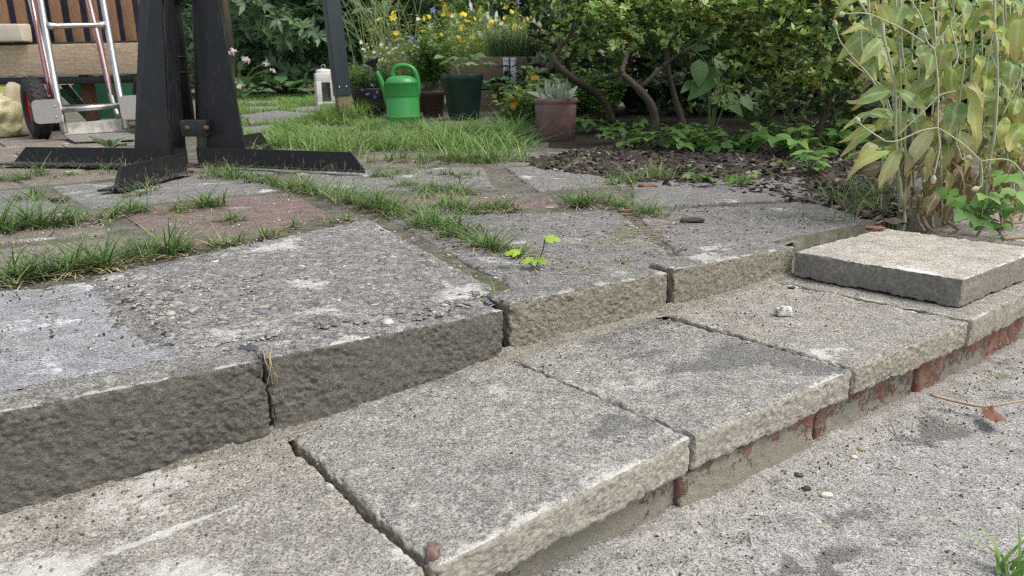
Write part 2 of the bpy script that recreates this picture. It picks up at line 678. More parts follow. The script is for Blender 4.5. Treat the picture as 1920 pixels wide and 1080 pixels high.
def slab(name, quad, thick, mat, parent, res=.0035, r=.006, amp=.0004, side_amp=.0012, chip=.005, stains=None, pale_edge=.35, seed=0, side_scale=95, label=None, warpamp=.0012, front_rim=False, **kw):
    q = np.asarray(quad, float)
    dim = np.array([(np.linalg.norm(q[1] - q[0]) + np.linalg.norm(q[2] - q[3])) / 2, (np.linalg.norm(q[3] - q[0]) + np.linalg.norm(q[2] - q[1])) / 2, thick])
    n = np.maximum(2, (dim / res)).astype(int)

    def disp(P, e):
        X = P + seed * 3.7
        top = P[:, 2] > thick - r * .6
        near = np.exp(-e / .009)
        d = fbm(X, 22, 3, 1) * warpamp + fbm(X, 150, 3, 5) * amp
        sd_ = fbm(X * np.array([1, 1, 1.5]), side_scale, 4, 9, .6) * side_amp
        sd_ = sd_ * np.clip(.75 + .7 * fbm(X, 24, 3, 91), .15, 1.6) - np.clip(fbm(X, 130, 3, 93) - .75, 0, 1) * side_amp * 3
        d = np.where(top, d, d + sd_)
        d = d - near * np.clip(fbm(X, 95, 3, 21) - .05, 0, 2) * chip * .8
        d = d - np.exp(-e / .02) * np.clip(fbm(X, 26, 3, 33) - .55, 0, 2) * chip * 2.0 - near * np.clip(fbm(X, 190, 2, 71), 0, 2) * chip * .35
        return d
    P, F, edge, nn = rbox(dim, r, n, bottom=False, disp=disp)
    V = warp(P, dim, q)
    uv = UV(V)
    # the step's risers and fronts keep an uneven hand-cast line
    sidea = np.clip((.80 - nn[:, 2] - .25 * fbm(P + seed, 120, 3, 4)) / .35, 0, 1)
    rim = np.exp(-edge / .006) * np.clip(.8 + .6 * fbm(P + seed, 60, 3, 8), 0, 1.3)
    ring = np.exp(-edge / .03) * .35
    if front_rim:
        fr = np.exp(-np.clip(P[:, 1], 0, 1) / .016)
        rim, ring = rim * fr, ring * fr
    A = dict(side=sidea, pale=(rim + ring) * pale_edge * np.clip(nn[:, 2] * 1.6 - .3, 0, 1) * np.clip(1 + .7 * fbm(P + seed, 28, 3, 88), .2, 1.6), stain=np.zeros(len(V)), moss=np.zeros(len(V)))
    if stains:
        for k, a in stains(V, uv, nn).items():
            A[k] = A[k] + a
    return add(name, (V, F, A), mat, parent, label=label, **kw)


def flat_quad(pts, z=None):
    return [np.array([p[0], p[1], zu(p[0], p[1]) if z is None else z]) for p in pts]


# ------------------------------------------------------------------ ground
def axis(dense0, dense1, dstep, lo, hi, k=1.35):
    a = list(np.arange(dense0, dense1 + 1e-6, dstep))
    s = dstep
    while a[-1] < hi:
        s *= k
        a.append(a[-1] + s)
    s = dstep
    while a[0] > lo:
        s *= k
        a.insert(0, a[0] - s)
    return np.array(a)


au = axis(-1.4, 2.4, .02, -70, 70, 1.3)
av = axis(.0, 6.0, .04, -30, 110, 1.3)
A_, B_ = np.meshgrid(au, av, indexing='ij')
uvf = np.stack([A_.ravel(), B_.ravel()], -1)
XY = O0 + uvf[:, :1] * EX + uvf[:, 1:] * EY
zz = zu(XY[:, 0], XY[:, 1]) - .0042
P3 = np.column_stack([XY, np.zeros(len(XY))])
zz = zz + np.minimum(fbm(P3, 16, 5, 3, .6) * .0034, .0012) + fbm(P3, 1.3, 3, 5) * .012 * np.clip((uvf[:, 1] - 2) / 3, 0, 1)
low = np.clip((.03 - uvf[:, 1]) / .03, 0, 1)
zz = zz * (1 - low) - .13 * low
m = NT('soil')
c = m.ramp(m.noise(30, 7, .65), [(.3, (.07, .064, .055)), (.55, (.155, .145, .125)), (.8, (.26, .245, .215))])
c = m.mix(m.ramp(m.noise(260, 4), [(.5, 0.0), (.7, .5)]), c, (.22, .19, .15))
c = m.mix(m.ramp(m.noise(11, 6, .7), [(.50, 0.0), (.60, .7)]), c, m.mix(m.noise(300, 4), (.045, .055, .02), (.11, .13, .05)))
SOIL = m.done(m.bsdf(c, .95, m.bump(m.noise(180, 6, .7), .9, .004), spec=.2))
add('ground', (np.column_stack([XY, zz]), grid_faces(len(au), len(av))), SOIL, kind='structure', origin=np.zeros(3))

# lower yard: worn concrete with a sandy ramp against the bricks
LZ = -.092


def yard_z(u, v):
    P = np.column_stack([u, v, np.zeros(len(u))])
    ramp_ = np.clip((v + .37) / .07, 0, 1) ** 2 * .007 * (1 + .5 * fbm(P, 14, 3, 7)) * np.clip(1.1 - u * .9, .25, 1)
    return LZ - .024 * np.clip(u, -.3, .8) + ramp_ + fbm(P, 5, 3, 8) * .003 + fbm(P, 60, 3, 9) * .0007 + np.exp(-np.abs(v + .32) / .04) * fbm(P, 90, 3, 11) * .0025


au = axis(-.45, 1.3, .0055, -3, 3.5, 1.3)
av = axis(-.85, -.285, .0055, -3, -.283, 1.3)
av = av[av <= -.281]
A_, B_ = np.meshgrid(au, av, indexing='ij')
u, v = A_.ravel(), B_.ravel()
XY = O0 + u[:, None] * EX + v[:, None] * EY
Pn = np.column_stack([u, v, np.zeros(len(u))])
yard_V = np.column_stack([XY, yard_z(u, v)])


def ypx(x, y, rx, ry, rot=0):
    p = UV(on_z(x, y, LZ))
    return blob((u, v), p, rx, ry, rot)


stain = ypx(1560, 1050, .05, .02, .3) * .9 + ypx(1700, 1000, .10, .012, -.25) * .6 + ypx(1600, 950, .09, .012, -.35) * .6 + ypx(1760, 800, .09, .035, .2) * .8 + ypx(1480, 1065, .03, .02) * .8 + ypx(1640, 960, .12, .012, -.4) * .5 + ypx(1880, 720, .05, .05) * .6
wall = np.exp(-np.abs(v + .315) / .03)
stain += wall * np.clip(.55 + .5 * fbm(Pn, 16, 3, 40), 0, 1) * .85
moss = np.exp(-np.abs(v + .34) / .05) * np.clip(fbm(Pn, 11, 3, 41) * .7 + np.clip(u - .55, 0, .5), 0, 1) * .8 + ypx(1850, 690, .07, .05) * .2
pale = np.clip(fbm(Pn, 5, 3, 44) * .5, 0, .4)
add('concrete_yard', (yard_V, grid_faces(len(au), len(av)), dict(side=np.clip(wall * .5 - .2, 0, 1), stain=stain, moss=moss, pale=pale)), C_YARD, kind='structure', origin=W(0, -.6, LZ))

# ------------------------------------------------------------------ garden steps
steps = empty('garden_steps', W(.2, -.15, -.1), 'low garden step of worn concrete slabs on mortared red bricks', 'steps')


def P0(x, y):
    return on_z(x, y, 0.0)


TQ = [
    [W(-.925, -.325), P0(-175, 1700) if False else W(-.62, -.322), W(-.62, -.03), W(-.925, -.03)],
    [W(-.615, -.322), P0(802, 1070), P0(538, 826), W(-.615, -.03)],
    [P0(815, 1066), P0(1297, 820), P0(957, 674), P0(548, 820)],
    [P0(1304, 816), P0(1600, 691), P0(1264, 597), P0(974, 677)],
    [P0(1606, 690), P0(1818, 602), W(.56, -.02), P0(1277, 596)],
    [P0(1823, 600), W(.905, -.317), W(.872, -.02), W(.566, -.02)],
    [W(.911, -.317), W(1.21, -.317), W(1.18, -.02), W(.878, -.02)],
    [W(1.216, -.317), W(1.52, -.317), W(1.49, -.02), W(1.186, -.02)],
]


def tread_stain(i):
    def f(V, uv, nn):
        P = np.column_stack([uv[0], uv[1], np.zeros(len(V))])
        topm = nn[:, 2] > .5
        d = dict()
        st = np.clip(fbm(P, 9, 4, 50 + i) * .55 - .02, 0, .5)
        pl = np.clip(fbm(P, 13, 4, 60 + i) * .5 - .05, 0, .6)
        ms = np.zeros(len(V))
        back = np.exp(-np.abs(uv[1] + .03) / .02)

        def b(x, y, rx, ry, rot=0.0):
            return blob(uv, UV(P0(x, y)), rx, ry, rot)
        if i == 1:
            # a chalky scratch along the slab and a pale worn patch
            a, c = UV(P0(190, 1045)), UV(P0(545, 910))
            dx, dy = c[0] - a[0], c[1] - a[1]
            L = math.hypot(dx, dy)
            s = ((uv[0] - a[0]) * dx + (uv[1] - a[1]) * dy) / L
            e = np.abs((uv[0] - a[0]) * -dy + (uv[1] - a[1]) * dx) / L
            pl = pl + np.exp(-(e / .0035) ** 2) * (s > 0) * (s < L) * np.clip(.75 + fbm(P, 25, 3, 6), 0, 1) + b(110, 1070, .04, .02) * .5
            pl = pl + np.clip(.25 + .3 * fbm(P, 6, 2, 3), 0, .4)
            st = st * .5
            st = st + b(560, 1003, .008, .003, 1.2) * .9
        if i == 2:
            st = st * 1.2 + b(1170, 800, .06, .03, -.5) * .5 + b(905, 960, .05, .02, .3) * .42 + b(740, 800, .04, .02) * .35 + b(1020, 850, .09, .025, .1) * .42
            pl = pl + b(1110, 900, .10, .03, .1) * .45 + b(900, 1030, .05, .02) * .35
        if i == 3:
            lu, lv = zip(*[UV(P0(x, y)) for x, y in ((1000, 690), (1140, 660), (1290, 696), (1420, 712), (1610, 712))])
            o_ = np.argsort(lu)
            vl = np.interp(uv[0], np.array(lu)[o_], np.array(lv)[o_])
            far = np.clip((uv[1] - vl + .018 * fbm(P, 30, 4, 17)) / .022, 0, 1) * np.clip((uv[0] - UV(P0(1090, 660))[0]) / .05, 0, 1)
            st = st * .4 + far * (.52 + .28 * fbm(P, 16, 4, 2)) + b(1290, 690, .05, .009, -.35) * 1.0 + b(1180, 668, .085, .012, -.32) * .6
            pl = pl * .3 + b(1180, 720, .09, .05, -.3) * .5 + b(1560, 720, .05, .04) * .25
            ms = ms + b(1190, 668, .085, .012, -.32) * .35
        if i == 4:
            st = st * .5
            pl = pl + b(1560, 655, .05, .016, -.2) * .6 + b(1670, 545, .10, .018, -.2) * .4
            ms = b(1700, 690, .06, .03) * .3
        d['stain'] = (st + back * .12) * topm
        d['pale'] = pl * topm
        # dirt weeps down the fronts in places
        d['stain'] = d['stain'] + (~topm) * np.clip(fbm(P, 12, 3, 70) * .5 - .1, 0, .4)
        d['moss'] = ms * topm + (~topm) * np.clip(fbm(P, 9, 3, 80) * .6 - .12, 0, .35)
        return d
    return f


for q_ in TQ:
    for a_, b_ in ((3, 0), (2, 1)):
        d_ = q_[a_] - q_[b_]
        q_[a_] = q_[a_] + d_ / np.linalg.norm(d_) * .03
zoff = [0, 0, .001, -.001, 0, 0, 0, 0]
tlab = {2: 'grey tread slab with dark smudges and a pebble at its front corner', 3: 'tread slab with a dark back half and a pale front half', 4: 'sandy tread slab with a white chip of rubble on it'}
for i, q in enumerate(TQ):
    near = i in (1, 2, 3, 4)
    slab('tread_slab', [p + np.array([0, 0, zoff[i]]) for p in q], .041 if i < 5 else .045, C_TAN if i >= 4 or i == 1 else C_TREAD, steps,
         res=.0019 if near else .006, r=.005, chip=.0055, amp=.0008, side_amp=.0007, side_scale=300, stains=tread_stain(i), pale_edge=.42, seed=i, label=tlab.get(i))

# kerb stones forming the riser: front bottom px, top heights
KF = [((0, 965), (511, 822), .0925, .087), ((516, 818), (947, 668), .0865, .0645), ((957, 664), (1250, 582), .0705, .0605), ((1262, 580), (1486, 514), .0645, .050)]
kl = ['leftmost riser block, dark front and pale crumbly rim', None, None, 'riser block with a white lichened corner beside the loose slab']


def kerb_stain(i):
    def f(V, uv, nn):
        P = np.column_stack([uv[0], uv[1], V[:, 2]])
        topm = nn[:, 2] > .5
        st = np.clip(fbm(P, 14, 4, 90 + i) * .6 - .1, 0, .5) * topm
        pl = np.clip(.18 + fbm(P, 30, 4, 95) * .45, 0, .6) * topm
        if i == 3:
            pl = pl + blob(uv, UV(on_z(1290, 480, .06)), .06, .05) * topm * .45
        # a little spalling light mortar near the foot of the front
        pl = pl + (~topm) * np.clip(fbm(P, 30, 3, 12) * .5 - .25, 0, .3)
        return dict(stain=st, pale=pl)
    return f


for i, (a, b, h0, h1) in enumerate(KF):
    f0, f1 = P0(*a), P0(*b)
    if i == 0:
        d = f1 - f0
        f0 = f1 - d / np.linalg.norm(d) * .31
        h0 = .0945
    dirv = nrm(f1 - f0)
    back = np.array([-dirv[1], dirv[0], 0]) * .052
    q = [f0 + [0, 0, h0], f1 + [0, 0, h1], f1 + back + [0, 0, h1 + .001], f0 + back + [0, 0, h0 + .001]]
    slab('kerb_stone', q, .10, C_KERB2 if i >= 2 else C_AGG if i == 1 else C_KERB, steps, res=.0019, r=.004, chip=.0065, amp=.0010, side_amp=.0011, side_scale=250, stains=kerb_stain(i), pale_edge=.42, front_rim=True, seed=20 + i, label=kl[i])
dv = nrm(P0(511, 822) - P0(0, 965))
e = P0(511, 822) - dv * .315
bk = np.array([-dv[1], dv[0], 0]) * .052
slab('kerb_stone', [e - dv * .31 + [0, 0, .1], e + [0, 0, .095], e + bk + [0, 0, .095], e - dv * .31 + bk + [0, 0, .1]], .10, C_KERB, steps, res=.006, r=.005, side_amp=.002, seed=31)

# bricks under the treads, smeared with mortar
m = NT('brick')
c = m.ramp(m.noise(25, 6, .6), [(.3, (.19, .08, .055)), (.7, (.32, .14, .095))])
c = m.mix(m.ramp(m.noise(300, 3), [(.5, 0.0), (.7, .4)]), c, (.12, .05, .04))
sm = m.ramp(m.math('ADD', m.attr('stain'), m.math('MULTIPLY', m.math('SUBTRACT', m.noise(70, 6, .7), .5), 1.3)), [(.40, 0.0), (.52, 1.0)])
mo = m.mix(m.noise(330, 4, .7), (.15, .14, .11), (.42, .385, .31))
c = m.mix(m.ramp(m.noise(48, 6, .7), [(.42, 0.0), (.62, .65)]), c, (.34, .265, .21))
c = m.mix(sm, c, mo)
BRICK = m.done(m.bsdf(c, .92, m.bump(m.math('ADD', m.noise(300, 5, .7), m.math('MULTIPLY', sm, 1.2)), .9, .003), spec=.2))
bj = [-.73, -.482, -.233, -.012, .247, .505, .757, 1.01, 1.26]
for k in range(len(bj) - 1):
    a, b = bj[k] + .006, bj[k + 1] - .006
    wob = [.004, 0, .003, -.003, .002, -.002, .003, 0][k]
    vq = -.293 + wob
    q = [W(a, vq, -.0425), W(b, vq, -.0425), W(b, vq + .11, -.0425), W(a, vq + .11, -.0425)]

    def bst(V, uv, nn, k=k, a=a, b=b):
        P = np.column_stack([uv[0], uv[1], V[:, 2]])
        h = (V[:, 2] + .042) / -.06
        ends = np.exp(-np.minimum(np.abs(uv[0] - a), np.abs(uv[0] - b)) / .018)
        lvl = [1.2, 1.2, 1.1, .92, .75, .45, .36, .5][k]
        return dict(stain=np.clip(lvl * .6 + h * .28 - ends * .28 + .25 * fbm(P, 22, 3, 14 + k), 0, 1))
    slab('brick', q, .075, BRICK, steps, res=.004, r=.004, chip=.004, amp=.0005, side_amp=.0012, stains=bst, seed=40 + k)
# mortar bed between and under
mb = MB()
P, F, e, nn = rbox((2.5, .27, .12), 0, (120, 12, 6))
V = np.array([W(-.9, -.286, -.165)] * len(P)) + P[:, :1] * np.array([*EX, 0]) + P[:, 1:2] * np.array([*EY, 0]) + P[:, 2:] * np.array([0, 0, 1.0])
V = V + (fbm(P, 60, 3, 2) * .0012)[:, None]
mb.put(V, F, side=1.0)
# sandy mortar fillet where riser meets tread
nu = 460
uu = np.linspace(-.75, .62, nu)
kp = np.array([np.interp(uu, [UV(P0(*k[0]))[0] for k in KF] + [UV(P0(1486, 514))[0]], [UV(P0(*k[0]))[1] for k in KF] + [UV(P0(1486, 514))[1]])])[0]
rows = []
for s, dz in [(-.016, -.002), (-.011, .0008), (-.006, .0022), (-.001, .005), (.005, .010)]:
    Pn2 = np.column_stack([uu, np.full(nu, s), np.zeros(nu)])
    wv = np.clip(.35 + 1.0 * fbm(Pn2 * [1, 0, 0], 9, 3, 3), .05, 1.5)
    z = dz * wv * (1 if dz > 0 else 1) + fbm(Pn2, 160, 3, 4) * .0012 * (s > -.014)
    sv = kp + s * (.4 + .6 * wv) + fbm(Pn2, 80, 2, 6) * .002
    rows.append(np.stack([*(O0 + uu[:, None] * EX + sv[:, None] * EY).T, z], -1))
V = np.stack(rows).reshape(-1, 3)
F = grid_faces(5, nu)[:, ::-1]
mb.put(V, F, side=.15)
add('mortar', mb, C_MORTAR, steps)

# loose slab lying on the right end of the step
lz = .0465
Lq = [on_z(1490, 471, lz), on_z(1806, 524, lz), on_z(1806, 524, lz) + .30 * np.array([*EX, 0]), None]
Lq[2] = on_z(1806, 524, lz) + (on_z(1925, 479, lz) - on_z(1806, 524, lz)) / np.linalg.norm(on_z(1925, 479, lz) - on_z(1806, 524, lz)) * .30
Lq[3] = Lq[0] + (Lq[2] - Lq[1]) * 1.0


def loose_stain(V, uv, nn):
    P = np.column_stack([uv[0], uv[1], np.zeros(len(V))])
    t = nn[:, 2] > .5
    b = lambda x, y, rx, ry, rot=0.0: blob(uv, UV(on_z(x, y, lz)), rx, ry, rot)
    pl = b(1700, 500, .10, .05, .9) * .45 + b(1560, 455, .06, .05) * .3 + b(1850, 478, .03, .06) * .35 + np.clip(fbm(P, 8, 4, 7) * .4, 0, .4)
    st = b(1760, 515, .06, .012, 1.2) * .6 + b(1870, 470, .035, .010, .3) * .55 + np.clip(fbm(P, 7, 4, 99) * .4 - .05, 0, .3)
    return dict(pale=pl * t, stain=st * t)


slab('loose_slab', [Lq[0], Lq[1], Lq[2], Lq[3]], .0455, C_LOOSE, None, res=.003, r=.003, chip=.004, amp=.0003, side_amp=.0011, side_scale=260, stains=loose_stain, pale_edge=.5, seed=60, warpamp=.0006,
     label='pale smooth paving slab lying loose on the right end of the step', cat='slab')

# ------------------------------------------------------------------ upper patio paving
patio = empty('patio', W(0, .6, .04), kind='structure')


def paver_stain(i, amt=.5, moss=.2, pal=.3):
    def f(V, uv, nn):
        P = np.column_stack([uv[0], uv[1], np.zeros(len(V))])
        t = nn[:, 2] > .5
        return dict(stain=np.clip(fbm(P, 8, 4, 100 + i) * .6 + amt - .4, 0, .8) * t, pale=np.clip(fbm(P, 12, 4, 120 + i) * .6 + pal - .3, 0, .7) * t,
                    moss=np.clip(fbm(P, 10, 4, 140 + i) * .8 + moss - .35, 0, .8) * t)
    return f


def c_stain(V, uv, nn):
    d = paver_stain(2, .42, .1, .3)(V, uv, nn)
    t = nn[:, 2] > .5
    P = np.column_stack([uv[0], uv[1], np.zeros(len(V))])
    bb = lambda x, y, rx, ry, r_=0.0: blob(uv, UV(on_patio(x, y)), rx, ry, r_)
    d['moss'] = d['moss'] + (bb(1180, 440, .16, .08, .3) * .7 + bb(1150, 490, .06, .03) * .55) * np.clip(.7 + fbm(P, 25, 3, 5), 0, 1.2) * t
    d['stain'] = d['stain'] + bb(1050, 480, .10, .05) * .5 * t + bb(1180, 430, .12, .06) * .4 * t
    return d


def a_stain(V, uv, nn):
    d = paver_stain(1, .42, 0, .22)(V, uv, nn)
    t = nn[:, 2] > .5
    bb = lambda x, y, rx, ry, r_=0.0: blob(uv, UV(on_patio(x, y)), rx, ry, r_)
    d['pale'] = d['pale'] + (bb(130, 715, .10, .025, .2) * .35 + bb(240, 690, .06, .05) * .2) * t
    return d


PV = [
    ('A', [(-.95, .050), (-.407, .046), (-.404, .44), (-.95, .46)], C_SMOOTH, a_stain, .0, .0035),
    ('B', [(-.398, .044), (.034, .060), (.165, .70), (-.392, .46)], C_AGG, paver_stain(3, .28, -.1, .45), .002, .003),
    ('C', [(.058, .062), (.388, .056), (.66, .45), (.205, .715)], C_GREY, c_stain, .0, .0035),
    ('D', [(.398, .054), (.985, .050), (1.215, .265), (.680, .43)], C_GREY, paver_stain(4, .35, .05, .35), .0, .004),
    ('E', [(.700, .455), (1.235, .285), (1.47, .52), (1.0, .74)], C_GREY, paver_stain(5, .45, .05, .25), .003, .006),
    ('A2', [(-.95, .50), (-.36, .50), (-.27, .82), (-.93, .86)], C_BROWN, paver_stain(6, .4, .1, .2), -.002, .006),
    ('F', [(-.26, .62), (.13, .79), (.19, 1.19), (-.22, 1.20)], C_RED, paver_stain(7, .3, -.1, .25), .0, .005),
    ('G', [(-.27, 1.25), (.20, 1.24), (.20, 1.75), (-.28, 1.77)], C_GREY, paver_stain(8, .3, .0, .35), .0, .006),
    ('G2', [(-.85, .90), (-.30, .87), (-.27, 1.22), (-.86, 1.26)], C_BROWN, paver_stain(9, .4, .1, .2), .0, .008),
    ('G3', [(-.88, 1.30), (-.31, 1.27), (-.33, 1.78), (-.9, 1.8)], C_GREY, paver_stain(10, .35, .1, .3), .0, .008),
    ('H', [(.26, 1.10), (.66, .93), (.88, 1.28), (.36, 1.58)], C_GREY, paver_stain(11, .3, .0, .3), .0, .006),
    ('I', [(.70, .79), (.97, .72), (1.22, 1.05), (.93, 1.24)], C_GREY, paver_stain(12, .35, .1, .3), .0, .006),
    ('J', [(.22, .76), (.60, .58), (.71, .76), (.28, 1.04)], C_RED, paver_stain(13, .5, .2, .2), -.002, .006),
    ('L', [(.92, 1.30), (1.24, 1.10), (1.45, 1.40), (1.10, 1.62)], C_GREY, paver_stain(15, .4, .2, .2), -.002, .01),
    ('M', [(.45, 1.62), (.90, 1.34), (1.08, 1.66), (.66, 2.0)], C_BROWN, paver_stain(16, .4, .2, .2), -.002, .01),
    ('K', [(.23, 1.62), (.40, 1.60), (.62, 2.0), (.25, 2.2)], C_GREY, paver_stain(14, .35, .2, .2), .0, .01),
]
plab = {'A': 'smooth blue-grey slab with pale chalky patches', 'B': 'rough slab with washed-out pebble aggregate', 'C': 'grey slab with moss and straw on its right half', 'F': 'reddish paver between grass joints'}
for k, (nm_, q, mt, st, dz, res) in enumerate(PV):
    pts = [W(*p) for p in q]
    pts = [np.array([p[0], p[1], zu(p[0], p[1]) + dz]) for p in pts]
    slab('paving_slab', pts, .05, mt, patio, res=res, r=.009 if nm_ != 'B' else .010, amp=.0006 if nm_ != 'B' else .0016, side_amp=.001, chip=.009, warpamp=.0012 if nm_ in 'ABCD' else .002, stains=st, pale_edge=.15, seed=70 + k, label=plab.get(nm_))
# crumbly filler between risers and slabs and in the tight joints
mb = MB()
for (u0, u1, v0, v1, nu_, nv_) in [(-.95, .70, .028, .078, 420, 16), (-.425, -.375, .03, .47, 16, 120)]:
    A_, B_ = np.meshgrid(np.linspace(u0, u1, nu_), np.linspace(v0, v1, nv_), indexing='ij')
    XY = O0 + A_.reshape(-1, 1) * EX + B_.reshape(-1, 1) * EY
    Pn3 = np.column_stack([XY, np.zeros(len(XY))])
    zz = zu(XY[:, 0], XY[:, 1]) - .0050 + fbm(Pn3, 70, 4, 3, .6) * .0020
    mb.put(np.column_stack([XY, zz]), grid_faces(nu_, nv_), stain=np.clip(fbm(Pn3, 20, 3, 5) * .5, 0, .5), pale=np.clip(.1 + .4 * fbm(Pn3, 25, 3, 9), 0, .5))
add('joint_filler', mb, C_GREY, patio, kind='stuff')
# where riser blocks and slabs have grown together: aggregate flush over the seam
mb = MB()
A_, B_ = np.meshgrid(np.linspace(-.395, .60, 420), np.linspace(.030, .076, 20), indexing='ij')
XY = O0 + A_.reshape(-1, 1) * EX + B_.reshape(-1, 1) * EY
Pn3 = np.column_stack([XY, np.zeros(len(XY))])
zz = zu(XY[:, 0], XY[:, 1]) - .0004 + fbm(Pn3, 90, 4, 3, .6) * .0013 - .004 * np.clip(np.abs(B_.ravel() - .053) / .023 - .55, 0, 1)
mb.put(np.column_stack([XY, zz]), grid_faces(420, 20), stain=np.clip(.15 + fbm(Pn3, 20, 3, 5) * .4, 0, .6), pale=np.clip(.1 + .4 * fbm(Pn3, 25, 3, 9), 0, .5))
A_, B_ = np.meshgrid(np.linspace(-.43, -.37, 24), np.linspace(.03, .46, 180), indexing='ij')
XY = O0 + A_.reshape(-1, 1) * EX + B_.reshape(-1, 1) * EY
Pn3 = np.column_stack([XY, np.zeros(len(XY))])
zz = zu(XY[:, 0], XY[:, 1]) - .0018 + fbm(Pn3, 80, 4, 3, .65) * .0018 - .006 * np.clip(np.abs(A_.ravel() + .40 + .004 * fbm(Pn3, 40, 2, 6)) / .03 - .4, 0, 1)
mb.put(np.column_stack([XY, zz]), grid_faces(24, 180), stain=np.clip(.3 + fbm(Pn3, 20, 3, 5) * .4, 0, .7))
add('seam_filler', mb, C_AGG, patio, kind='stuff')
mb = MB()
A_, B_ = np.meshgrid(np.linspace(-.96, -.38, 240), np.linspace(.026, .076, 20), indexing='ij')
XY = O0 + A_.reshape(-1, 1) * EX + B_.reshape(-1, 1) * EY
Pn3 = np.column_stack([XY, np.zeros(len(XY))])
zz = zu(XY[:, 0], XY[:, 1]) - .0002 + fbm(Pn3, 60, 4, 3, .6) * .0012 - .004 * np.clip(np.abs(B_.ravel() - .051) / .025 - .55, 0, 1)
mb.put(np.column_stack([XY, zz]), grid_faces(240, 20), stain=np.clip(.2 + fbm(Pn3, 20, 3, 5) * .4, 0, .6), pale=np.clip(.15 + .5 * fbm(Pn3, 25, 3, 9), 0, .6))
add('seam_filler', mb, C_SMOOTH, patio, kind='stuff')
# brownish pavers by the trolley and bench
k = 0
for iu in range(-6, 2):
    for iv in range(0, 7):
        u0, v0 = -.02 + iu * .31 + (iv % 2) * .1, 1.84 + iv * .31
        if u0 > .1 - .05 * iv and iv < 2 or u0 + .3 > .32:
            continue
        pts = [W(u0, v0), W(u0 + .302, v0), W(u0 + .302, v0 + .302), W(u0, v0 + .302)]
        if prj([*pts[0][:2], .06])[0] < -250:
            continue
        pts = [np.array([p[0], p[1], .06 + rnd.uniform(-.002, .002)]) for p in pts]
        slab('paving_slab', pts, .05, C_BROWN if rnd.random() < .75 else C_RED, patio, res=.03, r=.005, stains=paver_stain(20 + k, .3, .1, .2), seed=100 + k)
        k += 1
# stepping stones in the lawn
path = empty('garden_path', at(500, 215, 5.5) * [1, 1, 0] + [0, 0, .05], kind='structure')
for poly in [[(452, 216), (520, 207), (590, 212), (560, 224), (470, 232)], [(455, 240), (505, 234), (520, 242), (470, 250)], [(540, 203), (600, 198), (612, 207), (560, 209)], [(455, 190), (520, 188), (540, 192), (470, 196)],
             [(470, 200), (525, 199), (520, 205), (455, 208)], [(445, 262), (500, 252), (512, 262), (450, 275)]]:
    w = np.array([on_z(x, y, .068) for x, y in poly])
    V, F = prism(w[::-1], (0, 0, -.05))
    add('stepping_stone', (V, F, dict(side=np.zeros(len(V)), stain=np.full(len(V), .1), pale=np.full(len(V), .25))), C_GREY, path, smooth=False)

# ------------------------------------------------------------------ materials for objects
BLACK = plain('black painted steel', (.012, .0135, .016), .40, .0, .3, 30, .25, .0006, .32, dirt=(.085, .08, .07), dscale=60, damt=(.58, .74))
m = NT('splashed black steel')
c = m.mix(m.math('MULTIPLY', m.noise(30, 5), .5), (.013, .014, .016), (.03, .03, .03))
stk = m.noise(1, 6, .7, m.stretch(m.pos(), (150, 150, 38)))
sep = m.n('ShaderNodeSeparateXYZ')
m.set(sep.inputs[0], m.pos())
c = m.mix(m.ramp(m.math('SUBTRACT', m.math('ADD', stk, .0), m.math('MULTIPLY', m.math('SUBTRACT', sep.outputs[2], .065), 2.2)), [(.50, 0.0), (.60, .8)]), c, (.30, .255, .19))
BLACKD = m.done(m.bsdf(c, .5, m.bump(m.noise(200, 5), .3, .0008), spec=.4))
m = NT('scuffed black steel')
c = m.mix(m.math('MULTIPLY', m.noise(12, 6, .65), .8), (.011, .0125, .015), (.032, .034, .036))
sc = m.noise(1, 7, .72, m.stretch(m.pos(), (85, 85, 16)))
c = m.mix(m.ramp(sc, [(.57, 0.0), (.70, .55)]), c, (.12, .112, .095))
c = m.mix(m.ramp(m.noise(150, 4, .6), [(.66, 0.0), (.72, .7)]), c, (.17, .15, .12))
c = m.mix(m.ramp(m.noise(7, 5, .6), [(.62, 0.0), (.74, .5)]), c, (.085, .045, .028))
BLACK = m.done(m.bsdf(c, m.ramp(sc, [(.3, .34), (.7, .62)]), m.bump(m.noise(120, 5), .25, .0008), spec=.35))
RUST = plain('rust', (.16, .065, .03), .85, 0, .5, 90, .6, .001)
ALUP = plain('dull aluminium plate', (.36, .35, .32), .55, .75, .2, 60, .2, .0004, dirt=(.30, .27, .21), dscale=18, damt=(.5, .8))
ALU = plain('brushed aluminium', (.55, .54, .51), .34, 1.0, .15, 60, .15, .0004, dirt=(.36, .33, .28), dscale=18, damt=(.55, .8))
GALV = plain('galvanised steel', (.50, .53, .55), .42, .8, .2, 60, .2, .0005)
RUBBER = plain('tyre rubber', (.022, .022, .023), .8, 0, .3, 80, .4, .001)
REDP = plain('red enamel', (.50, .03, .03), .4)
STRAP = plain('red cord', (.42, .13, .13), .8)
GREENPL = plain('green plastic', (.04, .27, .06), .36, 0, .10, 30, .06, .0006, .5)
BLACKPL = plain('black plastic', (.02, .021, .026), .35, 0, .1)
DKGREEN = plain('dark green plastic', (.010, .033, .024), .42, 0, .2, 14, .1, .0006, dirt=(.05, .06, .05), dscale=22, damt=(.6, .8))
CLAY = plain('weathered pink clay', (.23, .125, .115), .8, 0, .3, 16, .4, .0012, .3, dirt=(.30, .21, .19), dscale=10, damt=(.45, .7))
TERRA = plain('terracotta', (.30, .13, .07), .75, 0, .3, 20, .3)
BROWNPL = plain('brown plastic', (.085, .05, .038), .5, 0, .2, 20)
DARKPOT = plain('dark pot', (.035, .033, .032), .6, 0, .2, 20)
ANTHRA = plain('anthracite sleeve', (.05, .062, .072), .42, 0, .15, 14, .1, .0005)
